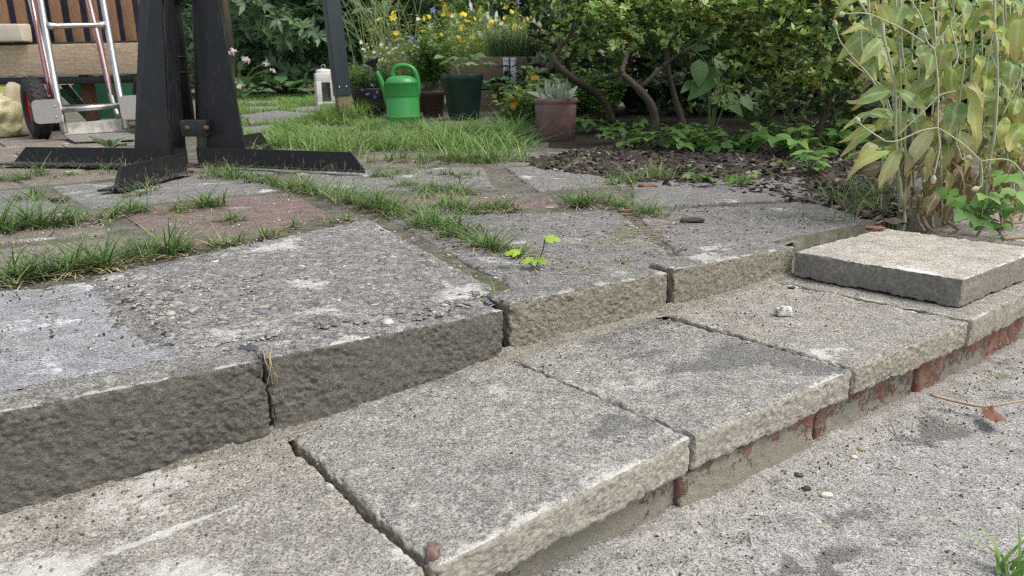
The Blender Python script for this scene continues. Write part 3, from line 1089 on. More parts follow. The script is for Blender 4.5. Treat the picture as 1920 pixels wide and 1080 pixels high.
WHITEP = plain('chipped white paint', (.72, .71, .66), .6, 0, .12, 30, .3, .001, dirt=(.42, .38, .30), dscale=24, damt=(.58, .68))
DGLASS = plain('dusty lantern glass', (.07, .075, .07), .12, 0, .2)
PURPLE = plain('indigo cushion', (.085, .08, .135), .85, 0, .2, 50, .4, .002)
CREAM = plain('cream block', (.62, .56, .45), .8, 0, .12, 20)
SACK = plain('pale yellow plastic', (.55, .52, .30), .4, 0, .2, 9, .5, .01)
PAPER = plain('beige paper', (.50, .41, .28), .8, 0, .15, 12)
LIME = plain('lime cloth', (.42, .50, .08), .7)
STONE_R = plain('reddish pebble', (.21, .125, .11), .5, 0, .35, 60, .3, .001)
STONE_W = plain('white rubble', (.72, .70, .66), .9, 0, .2, 80, .8, .003, dirt=(.10, .10, .09), dscale=70, damt=(.5, .6))
SLATE = plain('slate', (.075, .08, .09), .55, 0, .3, 60, .4)
TWIG = plain('dry twig', (.42, .34, .22), .85, 0, .35, 90, .5)
BARK = plain('bark chip', (.075, .055, .045), .9, 0, .45, 60, .9, .003)
BARK2 = plain('azalea bark', (.10, .08, .056), .9, 0, .45, 40, .9, .004)
DRYLEAF = plain('dead brown leaf', (.22, .10, .06), .7, 0, .4, 70, .5, .002)
EARTH = plain('potting soil', (.04, .03, .022), .95, 0, .4, 60, .8, .004)


def wood(name, lo, hi, axis_scale=(1, 12, 12), knots=False, rough=.75):
    m = NT(name)
    p = m.stretch(m.objc(), axis_scale)
    g = m.noise(9, 8, .62, p, .6)
    f = m.noise(42, 5, .6, p)
    c = m.ramp(g, [(.3, lo), (.7, hi)])
    c = m.mix(m.ramp(f, [(.42, .6), (.56, 0.0)]), c, tuple(x * .5 for x in lo))
    return m.done(m.bsdf(c, rough, m.bump(m.math('ADD', g, m.math('MULTIPLY', f, .5)), .5, .002), spec=.3))


W_RAIL = wood('weathered pale timber', (.42, .31, .20), (.66, .54, .39))
W_SLAT = wood('oiled brown slat', (.26, .14, .075), (.44, .26, .15), (12, 12, 1))
W_BED = wood('old brown board', (.13, .10, .07), (.26, .205, .14))
W_POST = wood('rough brown post', (.16, .12, .075), (.36, .29, .18), (9, 9, 1))

# ------------------------------------------------------------------ black steel stand
cx, cy = -1.06, 2.58
GZ = .063
stand = empty('steel_stand', (cx, cy, GZ), 'black steel stand with tapered plates and angle iron feet on the patio', 'stand')


def gp(x, y, z=GZ):
    return on_z(x, y, z)


def plate(name, bl, br, tr_, tl, th, mat, n_hint=None):
    q = np.array([bl, br, tr_, tl])
    nn = nrm(np.cross(q[1] - q[0], q[3] - q[0]))
    return add(name, prism(q - nn * th / 2, nn * th), mat, stand, smooth=False)


def angle_foot(a, b, h, cut, fdir, fw, th=.006):
    """angle iron from inner end a to outer end b: upright flange with a slanted end, flat flange towards fdir"""
    d = nrm(b - a)
    up = np.array([0, 0, 1.0])
    f = nrm(fdir - d * (np.asarray(fdir) @ d))
    mb = MB()
    lift = up * .012
    poly = [a + lift, b + lift, b - d * cut + up * h, a + up * h]
    V, F = prism(poly, -f * th)
    mb.put(V, F)
    V, F = prism([a + lift * .5, b + lift * .5, b + d * .012 + lift * .5 + f * fw * .9, a + f * fw + lift * .5], up * .006)
    mb.put(V, F)
    add('foot', mb, BLACKD, stand, smooth=False)


A1, B1 = gp(352, 314), gp(28, 309)
angle_foot(A1, B1, .062, .06, np.array([0, -1, 0]), .075)
A2, B2 = gp(352, 327), gp(222, 363)
angle_foot(A2, B2, .066, .035, np.array([1, .1, 0]), .022)
angle_foot(A2 + np.array([-.012, 0, 0]), B2 + np.array([-.014, .004, 0]), .060, .035, np.array([-1, 0, 0]), .04)
A3, B3 = gp(372, 313), gp(684, 327)
angle_foot(A3, B3, .064, .045, np.array([-.3, -1, 0]), .016)
A4 = gp(380, 296)
angle_foot(A4, A4 + np.array([.12, .42, 0]), .06, .05, np.array([1, 0, 0]), .05)
# tapered upright plates
plate('plate', at(253, 290, 2.66), at(319, 299, 2.57), at(297, -120, 2.57), at(267, -120, 2.62), .006, BLACK)
plate('plate', at(320, 300, 2.568), at(349, 297, 2.64), at(315, -120, 2.63), at(304, -120, 2.568), .006, BLACK)
plate('plate', at(392, 293, 2.60), at(463, 295, 2.545), at(388, -120, 2.57), at(362, -120, 2.60), .006, BLACK)
plate('plate', at(371, 290, 2.70), at(391.5, 291, 2.606), at(361.5, -120, 2.606), at(357, -120, 2.68), .006, BLACK)
0 and plate('plate', at(352, 283, 2.86), at(372, 283, 2.86), at(366, -120, 2.80), at(353, -120, 2.80), .006, BLACK)
c0 = at(350, 230, 2.70)
tb = [np.array([c0[0], c0[1], z]) for z in (.17, .5, 1.0)]
add('tube', MB().put(*tube(tb, .028, 28)), BLACK, stand)
add('pole', MB().put(*tube([np.array([c0[0], c0[1], z]) for z in (.98, 1.6, 2.4)], .024, 24)), BLACK, stand)
for zz_ in (.415, .365):
    add('ring', MB().put(*tube([np.array([c0[0], c0[1], zz_ - .003]), np.array([c0[0], c0[1], zz_ + .003])], .0325, 28)), BLACK, stand)
add('collar', MB().put(*tube([np.array([c0[0], c0[1], .585]), np.array([c0[0], c0[1], .64])], .045, 28)), BLACK, stand)
br0, br1 = at(344, 240, 2.575), at(391, 240, 2.575)
mb = MB()
bar_mb(mb, br0, br1, .05, .052, r=.003)
add('bracket', mb, BLACK, stand)
for x, y, Y, o_ in [(351, 240, 2.55, 0), (386, 240, 2.55, 0), (407, 304, 2.58, 0), (462, 309, 2.505, 0)]:
    p = at(x, y, Y)
    d = nrm(np.array([.25, -1, .05]))
    p = p + (0 if y < 260 else -d * .0)
    add('bolt', MB().put(*tube([p + d * -.02, p + d * .004, p + d * .009], [.0085, .0085, .006], 8)), RUST, stand)

# ------------------------------------------------------------------ hand truck
trk = empty('hand_truck', gp(150, 262, .06), 'aluminium hand truck with black pneumatic tyres leaning towards the bench', 'hand truck')


def T(x, y, Y):
    return at(x, y, Y)


def tb_add(name, pts, r, mat=ALU, parent=trk, sides=12):
    return add(name, MB().put(*tube(pts, r, sides)), mat, parent)


tb_add('frame_tube', curve([T(121, 249, 3.80), T(98, 130, 3.9), T(76, 0, 4.0), T(62, -80, 4.06)], 12), .0155)
tb_add('frame_tube', curve([T(237, 241, 3.95), T(216, 130, 4.05), T(193, 0, 4.15), T(179, -80, 4.2)], 12), .0155)
tb_add('frame_tube', curve([T(103, 190, 4.0), T(80, 90, 4.08), T(58, 0, 4.15), T(40, -80, 4.2)], 12), .0145)
tb_add('frame_tube', curve([T(223, 222, 4.15), T(210, 185, 4.17), T(188, 90, 4.22), T(166, 0, 4.28), T(148, -80, 4.3)], 14), .0145)
for dx, (p, q, r_) in [(0, (T(92, 178, 3.99), T(68, 60, 4.06), T(55, -20, 4.12))), (1, (T(98, 178, 3.97), T(74, 60, 4.04), T(62, -20, 4.10))), (2, (T(203, 175, 4.16), T(178, 60, 4.2), T(160, -20, 4.24))), (3, (T(211, 178, 4.14), T(190, 70, 4.18), T(176, 20, 4.2)))]:
    tb_add('red_cord', curve([p, q, r_], 8), .004, STRAP, sides=6)
# crossbars with flattened ends
p0, p1 = T(88, 49, 3.965), T(196, 47, 4.11)
tt = np.linspace(0, 1, 13)
rr_ = .0125 + .009 * np.clip(1 - np.minimum(tt, 1 - tt) / .16, 0, 1)
V, F = tube(p0 + (p1 - p0) * tt[:, None], rr_, 12)
add('crossbar', MB().put(V, F), ALU, trk)
tb_add('crossbar', [T(118, 206, 3.82), T(224, 198, 3.97)], .0135)
# toe plate
q = [T(124, 231, 3.87), T(226, 223, 4.02), T(229, 245, 4.0), T(121, 253, 3.84)]
add('back_panel', prism(q[::-1], nrm(np.cross(np.array(q[1]) - q[0], np.array(q[3]) - q[0])) * .004), ALUP, trk, smooth=False)
q = np.array([T(117, 254, 3.84), T(232, 244, 4.0), T(252, 251, 3.86), T(254, 268, 3.66), T(141, 271, 3.58)])
q[:, 2] = np.array([.078, .078, .074, .068, .068])
V, F = prism(q, (0, 0, .004))
add('toe_plate', (V, F), ALUP, trk, smooth=False)


def rrect(c, ux, uy, w, h, r, n=5):
    pts = []
    for (sx, sy, a0) in ((1, 1, 0), (-1, 1, 90), (-1, -1, 180), (1, -1, 270)):
        for k in range(n):
            a = math.radians(a0 + 90 * k / (n - 1))
            pts.append(c + ux * (sx * (w / 2 - r) + r * math.cos(a)) + uy * (sy * (h / 2 - r) + r * math.sin(a)))
    return np.array(pts)


for (x, y, Y, w) in ((88, 209, 3.72, 47), (249, 201, 3.97, 44)):
    c = T(x, y, Y)
    k = pxm(c)
    ux = nrm(np.array([.93, .36, .03]))
    uy = nrm(np.array([-.02, .17, 1.0]))
    uy = nrm(uy - ux * (uy @ ux))
    V, F = prism(rrect(c, ux, uy, w / k, 44 / k, 9 / k), np.cross(ux, uy) * -.003)
    add('guard', (V, F), ALUP, trk, smooth=False)
    for (a, b) in ((.3, -.25), (.3, .2)):
        pp = c + ux * (w / k * a) + uy * (44 / k * b)
        add('rivet', MB().put(*tube([pp, pp + np.cross(ux, uy) * .004], .004, 8)), ALU, trk)


def wheel(c, ax, R, wdt):
    ax = nrm(np.asarray(ax, float))
    Mx = frame(ax)
    w = empty('wheel', c)
    w.parent = trk
    w.location = np.asarray(c) - WP[trk]
    n = 48
    prof = [(R * .52, -wdt * .36), (R * .60, -wdt * .47), (R * .82, -wdt * .5), (R * .94, -wdt * .42), (R * .99, -wdt * .22), (R, 0), (R * .99, wdt * .22), (R * .94, wdt * .42), (R * .82, wdt * .5), (R * .60, wdt * .47), (R * .52, wdt * .36)]
    V, F = lathe(prof, n)
    V = np.stack([V[:, 2], V[:, 0], V[:, 1]], -1) @ Mx.T + c
    mb = MB().put(V, F)
    # diamond tread lugs
    for r_ in range(3):
        for k in range(30):
            a = (k + .5 * (r_ % 2)) * 2 * math.pi / 30
            xo = (r_ - 1) * wdt * .27
            rr2 = R * (.975 if r_ != 1 else .99)
            loc = np.array([xo, rr2 * math.cos(a), rr2 * math.sin(a)])
            fr = np.stack([np.array([1., 0, 0]), np.array([0, -math.sin(a), math.cos(a)]), np.array([0, math.cos(a), math.sin(a)])], -1)
            ca, sa = math.cos(.785), math.sin(.785)
            rot = fr @ np.array([[ca, -sa, 0], [sa, ca, 0], [0, 0, 1]])
            box_mb(mb, Mx @ loc + c, (wdt * .17, wdt * .17, .009), Mx @ rot, .001)
    add('tyre', mb, RUBBER, w)
    prof = [(.012, -wdt * .34), (R * .25, -wdt * .30), (R * .30, -wdt * .16), (R * .46, -wdt * .2), (R * .55, -wdt * .38), (R * .56, -wdt * .3), (R * .56, wdt * .3), (R * .55, wdt * .38), (R * .46, wdt * .2), (R * .3, wdt * .16), (R * .25, wdt * .3), (.012, wdt * .34)]
    V, F = lathe(prof, 32)
    V = np.stack([V[:, 2], V[:, 0], V[:, 1]], -1) @ Mx.T + c
    add('rim', MB().put(V, F), REDP, w)


axv = nrm(np.array([-.76, -.65, 0]))
wc = T(69, 209, 3.95)
wheel(np.array([wc[0], wc[1], .06 + .15]), axv, .15, .082)
wc2 = np.array([wc[0], wc[1], 0]) - axv * .53
wheel(np.array([wc2[0], wc2[1], .06 + .15]), axv, .15, .082)
tb_add('axle', [np.array([wc[0], wc[1], .21]), np.array([wc2[0], wc2[1], .21])], .01, BLACKPL)

# ------------------------------------------------------------------ bench with cushions
YB = 4.45
bench = empty('garden_bench', at(120, 240, YB) * [1, 1, 0] + [0, 0, .06], 'wooden garden bench with upright brown slats seen from behind', 'bench')
r0, r1 = at(-320, 120, YB + .12), at(300, 109, YB)
mb = MB()
bar_mb(mb, r0, r1, .055, .165, r=.004)
add('rail', mb, W_RAIL, bench)
mb = MB()
bar_mb(mb, r0 + [0, .03, .089], r1 + [0, .03, .089], .05, .012, r=.002)
add('green_batten', mb, DKGREEN, bench)
mb = MB()
bar_mb(mb, r0 + [0, .2, -.11], r1 + [0, .2, -.11], .4, .04, r=.004)
add('seat_frame', mb, BLACKPL, bench)
V0 = nrm(r1 - r0)
slatV = None
for k, x in enumerate([-86, -52, -18, 16, 50, 82, 115, 150, 183, 217, 248, 281]):
    p = at(x, 82, YB + .085)
    mb = MB()
    box_mb(mb, (p[0], p[1], p[2] + .27), (.058, .02, .56), np.stack([V0, np.cross([0, 0, 1], V0), [0, 0, 1]], -1), .003)
    add('slat', mb, W_SLAT, bench)
mb = MB()
tr0, tr1 = r0 + [0, .085, .68], r1 + [0, .085, .68]
bar_mb(mb, tr0, tr1, .03, .08, r=.004)
add('top_rail', mb, W_SLAT, bench)
for x, Y in ((-250, YB + .15), (171, YB + .30), (40, YB + .9), (280, YB + .4)):
    p = at(x, 200, Y)
    mb = MB()
    box_mb(mb, (p[0], p[1], .06 + .17), (.06, .06, .34), None, .004)
    add('leg', mb, W_SLAT, bench)
for k, xx in enumerate((-210, -60, 90, 205)):
    x0, x1 = xx, [-66, 84, 199, 330][k]
    a, b = at(x0, 60, YB + .19), at(x1, 60, YB + .19)
    dim = (np.linalg.norm(b - a), .10, .52)
    P, F, e_, n_ = rbox(dim, .03, (14, 3, 12))
    seam = np.exp(-((P[:, 2] - .17) / .012) ** 2) * .018 + np.exp(-((P[:, 2] - .40) / .012) ** 2) * .018
    P[:, 1] += np.where(P[:, 1] < .05, seam, -seam) - np.where(P[:, 1] < .05, 1, -1) * .015 * np.sin(np.clip(P[:, 0] / dim[0], 0, 1) * math.pi)
    V = a + P[:, :1] * nrm(b - a) + P[:, 1:2] * np.array([0, 1, 0]) + (P[:, 2:] - .10) * np.array([0, 0, 1])
    add('cushion', MB().put(V, F), PURPLE, None, 'quilted indigo back cushion behind the bench slats, ' + ['at the left end of the bench', 'left of the hand truck', 'behind the upper hand truck frame', 'nearest the black steel stand'][k], 'cushion', 'cushions on the bench')
p = at(0, 70, YB - .02)
mb = MB()
P, F, e_, n_ = rbox((.30, .09, .092), .006, (4, 3, 3))
P = P + fbm(P, 14, 2, 3)[:, None] * .002
add('cream_block', MB().put(P + [p[0] - .165, p[1] - .02, r0[2] + .097], F), CREAM, None, 'cream coloured block lying on the pale bench rail', 'block')


def lumpy(c, dim, seed, amp=.12, n=22, flat=True):
    th_ = np.linspace(0, math.pi, n)
    V, F = lathe([(math.sin(t), -math.cos(t)) for t in th_], n * 2)
    V = V * (1 + amp * fbm(V + seed, 1.7, 4, seed))[:, None]
    V = np.sign(V) * np.abs(V) ** .8
    V = V * np.asarray(dim) / 2
    if flat:
        V[:, 2] = np.maximum(V[:, 2], -dim[2] * .42)
    return V + np.asarray(c), F


p = at(5, 232, 4.15)
add('plastic_sack', MB().put(*lumpy((p[0] - .04, p[1], .06 + .10), (.30, .26, .24), 5, .22, 30)), SACK, None, 'crumpled pale yellow plastic sack on the ground beside the left tyre', 'sack')
p = at(36, 222, 4.22)
add('paper_bag', MB().put(*lumpy((p[0], p[1], .06 + .125), (.085, .16, .30), 8, .08, 18)), PAPER, None, 'upright beige paper bag between the yellow sack and tyre', 'bag')
p = at(10, 172, 4.5)
add('lime_cloth', MB().put(*lumpy((p[0], p[1], p[2]), (.15, .1, .06), 9, .3, 14, False)), LIME, None, 'lime green cloth bundled under the bench rail', 'cloth')
mb = MB()
box_mb(mb, (p[0] - .05, p[1] + .02, (p[2] + .02) / 2 + .0), (.5, .3, p[2] - .09), None, .02)
add('storage_box', mb, BLACKPL, None, 'black storage box under the bench with a lime cloth on it', 'box')
# green wheelbarrow tray lying under the bench
p = at(165, 190, 5.1)
wb = empty('wheelbarrow_tray', (p[0], p[1], .06), 'green tray lying on its side under the bench', 'tray')
tri = [at(105, 170, 4.95), at(160, 150, 5.0), at(230, 148, 5.15), at(232, 222, 5.15), at(160, 224, 5.0)]
V, F = prism(tri[::-1], (0.05, .3, 0))
GREEND = plain('faded dark green enamel', (.018, .11, .055), .5, 0, .25, 20)
add('tray', (V, F), GREEND, wb, smooth=False)
V, F = prism([at(112, 160, 4.92), at(128, 158, 4.92), at(160, 198, 4.95), at(150, 200, 4.95)][::-1], (0, .02, 0))
add('skid', (V, F), ALU, wb, smooth=False)

# ------------------------------------------------------------------ post, lantern
YP = 4.95
pb = gp(643, 226, .06)
post = empty('wooden_post', pb, 'rough wooden post with anthracite metal sleeve standing in tall grass', 'post')
s0, s1 = at(642, 180, pb[1]), at(621, 0, pb[1])
dz = nrm(s1 - s0)
yaw = math.radians(28)
ux = nrm(np.array([math.cos(yaw), math.sin(yaw), 0]) - dz * (np.array([math.cos(yaw), math.sin(yaw), 0]) @ dz))
uy = np.cross(dz, ux)
R_ = np.stack([ux, uy, dz], -1)
mb = MB()
L_ = 1.7
box_mb(mb, s0 + dz * L_ / 2, (.092, .092, L_), R_, .006)
add('sleeve', mb, ANTHRA, post)
P, F, e_, n_ = rbox((.083, .083, .32), .006, (6, 6, 14))
P = P - np.array([.0415, .0415, .26])
P[:, :2] *= (1 + .05 * fbm(P, 20, 3, 4))[:, None]
add('post_wood', MB().put(P @ R_.T + s0, F), W_POST, post)
for a, b in ((-.026, .03), (.018, .03)):
    pp = s0 - uy * .046 + ux * a + dz * .055
    add('screw', MB().put(*tube([pp, pp - uy * .004], .005, 8)), GALV, post)

lp = gp(612, 199, .06)
lan = empty('lantern', lp, 'white lantern with chipped paint and round lid behind the post', 'lantern')
lw, lh = .165, .285
yw = math.radians(20)
Rl = np.array([[math.cos(yw), -math.sin(yw), 0], [math.sin(yw), math.cos(yw), 0], [0, 0, 1]])


def lbox(name, c, dim, mat, r=.003):
    mb = MB()
    box_mb(mb, lp + Rl @ np.asarray(c), dim, Rl, r)
    return add(name, mb, mat, lan)


lbox('base', (0, 0, .02), (lw, lw, .04), WHITEP)
lbox('top_frame', (0, 0, lh - .04), (lw - .01, lw - .01, .08), WHITEP)
for sx in (-1, 1):
    for sy in (-1, 1):
        lbox('corner_post', (sx * (lw / 2 - .022), sy * (lw / 2 - .022), .125), (.044, .044, .175), WHITEP)
lbox('glass', (0, 0, .125), (lw - .06, lw - .06, .17), DGLASS)
add('lid', MB().put(*lathe([(.0, lh + .036), (.02, lh + .036), (.058, lh + .03), (.066, lh + .022), (.067, lh - .001), (.066, lh - .002)], 24, lp)), WHITEP, lan)
an = np.linspace(0, 2 * math.pi, 20)
add('ring', MB().put(*tube(np.stack([lp[0] + .018 * np.cos(an), np.full(20, lp[1]), lp[2] + lh + .054 + .018 * np.sin(an)], -1), .003, 6, False)), GALV, lan)

# ------------------------------------------------------------------ watering can
wcp = gp(757, 229, .06)
kx = pxm(wcp)
can = empty('watering_can', wcp, 'bright green plastic watering can with black rose in the grass', 'watering can')
R0 = 33 / kx
hb = 72 / kx


def cv(x, y, dy=0.0):
    p = at(x, y, wcp[1] + dy)
    return p


prof = [(0, .002), (R0 * .90, .0), (R0 * .96, .01), (R0 * .985, hb * .12), (R0 * 1.0, hb * .13), (R0 * 1.0, hb * .15), (R0 * .975, hb * .165), (R0 * .945, hb * .60), (R0 * .925, hb * .615), (R0 * .925, hb * .64), (R0 * .94, hb * .655), (R0 * .945, hb * .67),
        (R0 * .925, hb * .96), (R0 * .945, hb * .975), (R0 * .945, hb), (R0 * .92, hb * 1.02), (R0 * .86, hb * 1.07), (R0 * .66, hb * 1.135), (R0 * .3, hb * 1.165), (0, hb * 1.17)]
V, F = lathe(prof, 40)
V[:, 0] *= .98
V[:, 1] *= .82
add('body', MB().put(V + wcp, F), GREENPL, can)
h = curve([cv(738, 150), cv(737, 134), cv(745, 124.5), cv(760, 123), cv(773, 128), cv(781, 142), cv(784, 165), cv(781, 185), cv(775, 199, -.02)], 34)
rad = np.interp(np.linspace(0, 1, 34), [0, .15, .5, .75, .9, 1], [.0165, .013, .0135, .016, .0175, .012])
add('handle', MB().put(*tube(h, rad, 14)), GREENPL, can)
sp = curve([cv(728, 196), cv(722, 172), cv(713, 148), cv(706, 134)], 16)
add('spout', MB().put(*tube(sp, np.linspace(.019, .0115, 16), 14)), GREENPL, can)
c_ = cv(704, 130)
ax_ = nrm(cv(698, 116) - cv(706, 134))
Fm = frame(ax_)
V, F = lathe([(.012, -.014), (.0125, .012), (.016, .022), (.041, .046), (.046, .052), (.046, .056), (.03, .061), (0, .063)], 26)
V = np.stack([V[:, 2], V[:, 0], V[:, 1]], -1)
tip = nrm(np.array([-.25, -.15, .95]))
V = V @ Fm.T + c_
add('rose', MB().put(V, F), BLACKPL, can)


# ------------------------------------------------------------------ leaf materials
def gl(name, *cols, **k):
    n = len(cols)
    return leaf_mat(name, [(i / max(1, n - 1), c) for i, c in enumerate(cols)], **k)


L_RHODO = gl('rhododendron leaf', (.10, .195, .10), (.17, .28, .14), (.27, .39, .20), trans=.38, rough=.42)
L_CONIF = gl('conifer spray', (.05, .12, .08), (.10, .19, .14), trans=.12, rough=.6)
L_AZA = gl('shade-toned azalea leaf', (.025, .055, .013), (.055, .10, .022), (.10, .165, .04), trans=.22, rough=.42)  # inner foliage: green lowered so the colour itself deepens the shaded hollow
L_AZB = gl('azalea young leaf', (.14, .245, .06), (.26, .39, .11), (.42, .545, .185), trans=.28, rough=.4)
L_AZD = gl('faded azalea flower', (.16, .10, .025), (.28, .20, .05), trans=.2, rough=.8)
L_HOSTA = gl('hosta leaf', (.07, .16, .07), (.12, .23, .10), trans=.2, rough=.45)
L_ELDER = gl('ground cover leaf', (.09, .21, .05), (.16, .32, .08), (.24, .42, .12), trans=.35, rough=.5)
L_DARKB = gl('shade leaf', (.07, .17, .05), (.12, .25, .08), trans=.3, rough=.5)
L_BRIGHT = gl('sunny leaf', (.22, .34, .09), (.36, .48, .15), trans=.35, rough=.5)
L_MID = gl('mid green leaf', (.08, .18, .05), (.15, .27, .08), (.24, .37, .13), trans=.3, rough=.5)
L_FEATH = gl('fine pale green', (.24, .33, .13), (.38, .46, .22), trans=.35, rough=.6)
L_EVER = gl('shade-toned evergreen leaf', (.018, .04, .016), (.035, .07, .026), trans=.12, rough=.5)  # leaf colour darkened to put shade into the azalea hollow
L_THYME = gl('thyme', (.22, .30, .19), (.34, .43, .29), trans=.4, rough=.7)
L_SILVER = gl('silver felt leaf', (.26, .32, .24), (.42, .47, .37), trans=.15, rough=.9)
L_GRASS = gl('grass blade', (.065, .16, .035), (.13, .265, .06), (.19, .335, .09), (.34, .37, .17), trans=.3, rough=.5)
L_GRASS2 = gl('joint grass', (.045, .11, .035), (.09, .18, .055), (.15, .25, .075), (.38, .35, .19), trans=.28, rough=.5)
L_STRAW = gl('straw', (.13, .095, .06), (.34, .28, .16), (.48, .41, .25), trans=.1, rough=.8)
F_YEL = gl('yellow petal', (.72, .52, .02), (.80, .66, .06), trans=.25, rough=.6)
F_ORG = gl('orange petal', (.75, .28, .02), (.80, .42, .03), trans=.25, rough=.6)
F_VIO = gl('violet petal', (.10, .07, .32), (.22, .16, .50), trans=.2, rough=.6)
F_PINK = gl('pale pink petal', (.70, .55, .62), (.78, .68, .74), trans=.3, rough=.6)
F_WHITE = gl('white petal', (.70, .68, .60), (.80, .79, .70), trans=.3, rough=.6)
STEM_G = plain('green stem', (.12, .19, .06), .6, 0, .25, 50)


def unit(n, r):
    v = r.normal(size=(n, 3))
    return nrm(v)


def crown(mb, pads, dens, L, Wd, seed, per=6, spread=.9, up=.6, nseg=2, bend=.3, fold=.2, inner=.0, shape=.8, key=None):
    """rosettes of leaves over a set of ellipsoid pads (cx, cy, cz, rx, ry, rz)"""
    r = np.random.default_rng(seed)
    for (x, y, z, rx, ry, rz) in pads:
        n = max(3, int(dens * (rx * ry + ry * rz + rx * rz) * 4))
        d = unit(n, r)
        rad = 1 - np.abs(r.normal(0, .16 + inner, n))
        c = np.array([x, y, z]) + d * np.array([rx, ry, rz]) * rad[:, None]
        ax = nrm(d / np.array([rx, ry, rz]) * min(rx, ry, rz) * (1 - up) + np.array([0, 0, up]) + .25 * r.normal(size=(n, 3)))
        tint0 = r.uniform(0, 1, n)
        P = np.repeat(c, per, 0)
        AX = np.repeat(ax, per, 0)
        e1 = nrm(np.cross(AX, unit(len(P), r)))
        D = nrm(e1 * spread + AX * r.uniform(.15, .75, len(P))[:, None])
        ll = L * r.uniform(.6, 1.2, len(P))
        V, F, idx, tv = leaf_batch(P, D, AX, ll, Wd * ll / L, nseg, bend, fold, shape)
        tint = np.clip(np.repeat(tint0, per) * .7 + .3 * r.uniform(0, 1, len(P)), 0, 1)
        mb.put(V, F, tint=tint[idx], tt=tv)
    return mb

# ------------------------------------------------------------------ far background: bushes, conifer, trees
def stemset(parent, base, tops, r0_, mat=BARK2, name='stem', label=None):
    mb = MB()
    for t in tops:
        b = np.asarray(base) + [rnd.uniform(-.03, .03), rnd.uniform(-.03, .03), 0]
        midp = b * .5 + np.asarray(t) * .5 + [rnd.uniform(-.06, .06), rnd.uniform(-.06, .06), 0]
        mb.put(*tube(curve([b, midp, t], 8), np.linspace(r0_, r0_ * .35, 8), 6))
    return add(name, mb, mat, parent)


def bush(name, c, rx, ry, h, npads, dens, L, Wd, mat, seed, label, cat='bush', group=None, per=7, low=.1, trunk_r=.03, padr=.45, **k):
    r = np.random.default_rng(seed)
    c = np.asarray(c, float)
    t = empty(name, c, label, cat, group)
    pads = []
    for i in range(npads):
        a, q, z = r.uniform(0, 6.283), math.sqrt(r.uniform(0, 1)), low + (h - low) * r.uniform(0, 1)
        s = math.sqrt(max(.15, 1 - (z / h - .4) ** 2 * 1.5))
        pr = padr * r.uniform(.6, 1.2) * min(rx, ry)
        pads.append((c[0] + rx * q * s * math.cos(a), c[1] + ry * q * s * math.sin(a), c[2] + z, pr, pr, pr * .6))
    add('crown', crown(MB(), pads, dens, L, Wd, seed, per=per, **k), mat, t)
    stemset(t, c, [np.array(p[:3]) for p in pads[:9]], trunk_r, name='trunk')
    return t


gz = .06
# rhododendrons behind the lawn
for k, (x, y, Y, rx, h, lab) in enumerate([
        (545, 175, 10.6, 1.25, 2.3, 'large dark rhododendron bush behind the lawn, left of the anthracite post'),
        (690, 175, 11.2, 1.3, 2.4, 'dark rhododendron bush behind the post and the potted plants'),
        (405, 175, 12.2, 1.2, 2.6, 'shaded rhododendron bush behind the upright plates of the steel stand')]):
    p = at(x, y, Y)
    bush('rhododendron_bush', (p[0], Y, gz), rx, 1.0, h, 60, 36, .16, .05, L_RHODO, 200 + k, lab, group='rhododendrons at the back of the lawn', per=8, low=.2, up=.45, spread=1.1, bend=.25, shape=.9, padr=.40)
# conifer sprays, top left
p = at(440, 175, 9.2)
con = empty('conifer_shrub', (p[0], 9.4, gz), 'blue green conifer with drooping feathery branches above the pink blossoms', 'conifer')
mb = MB()
r = np.random.default_rng(5)
for k in range(46):
    b = np.array([p[0] - .1, 9.5, gz + r.uniform(.55, 2.0)])
    a = r.uniform(0, 6.283)
    ln = r.uniform(.5, 1.0)
    tip_ = b + np.array([math.cos(a) * ln, math.sin(a) * ln, -.25 * ln])
    cvv = curve([b, (b + tip_) / 2 + [0, 0, .08], tip_], 30)
    tg = nrm(np.gradient(cvv, axis=0))
    P_ = np.repeat(cvv, 10, 0)
    D_ = nrm(np.repeat(tg, 10, 0) * .8 + unit(len(P_), r) * .8)
    V, F, idx, tv = leaf_batch(P_, D_, unit(len(P_), r), .09, .012, 1, .2, .1)
    mb.put(V, F, tint=r.uniform(0, 1, len(P_))[idx], tt=tv)
add('foliage', mb, L_CONIF, con)
add('trunk', MB().put(*tube([(p[0] - .1, 9.5, gz), (p[0] - .1, 9.5, 2.2)], [.07, .02], 8)), BARK2, con)

# hostas and pale pink blossom at the foot of the rhododendrons
for k, (x, y, Y, n) in enumerate([(470, 168, 9.0, 22), (530, 168, 9.3, 16)]):
    p = at(x, y, Y)
    t = empty('hosta', (p[0], Y, gz), ['broad leaved hosta below the pink blossoms', 'small hosta in front of the rhododendron, right of the larger hosta'][k], 'hosta', 'hostas along the lawn edge')
    r = np.random.default_rng(30 + k)
    a = r.uniform(0, 6.283, n)
    D_ = np.stack([np.cos(a), np.sin(a), r.uniform(.2, .9, n)], -1)
    V, F, idx, tv = leaf_batch(np.array([p[0], Y, gz + .03]) + D_ * [.12, .12, .16], D_, np.array([0, 0, 1.0]) + 0 * D_, r.uniform(.22, .34, n), .15, 4, .45, .18, .7)
    add('leaves', MB().put(V, F, tint=r.uniform(0, 1, n)[idx], tt=tv), L_HOSTA, t)
pk = empty('pink_flower', (at(440, 175, 8.6)[0], 8.6, gz), 'pale pink flowering plant left of the lawn beside the stand', 'flower')
r = np.random.default_rng(44)
mb, ms = MB(), MB()
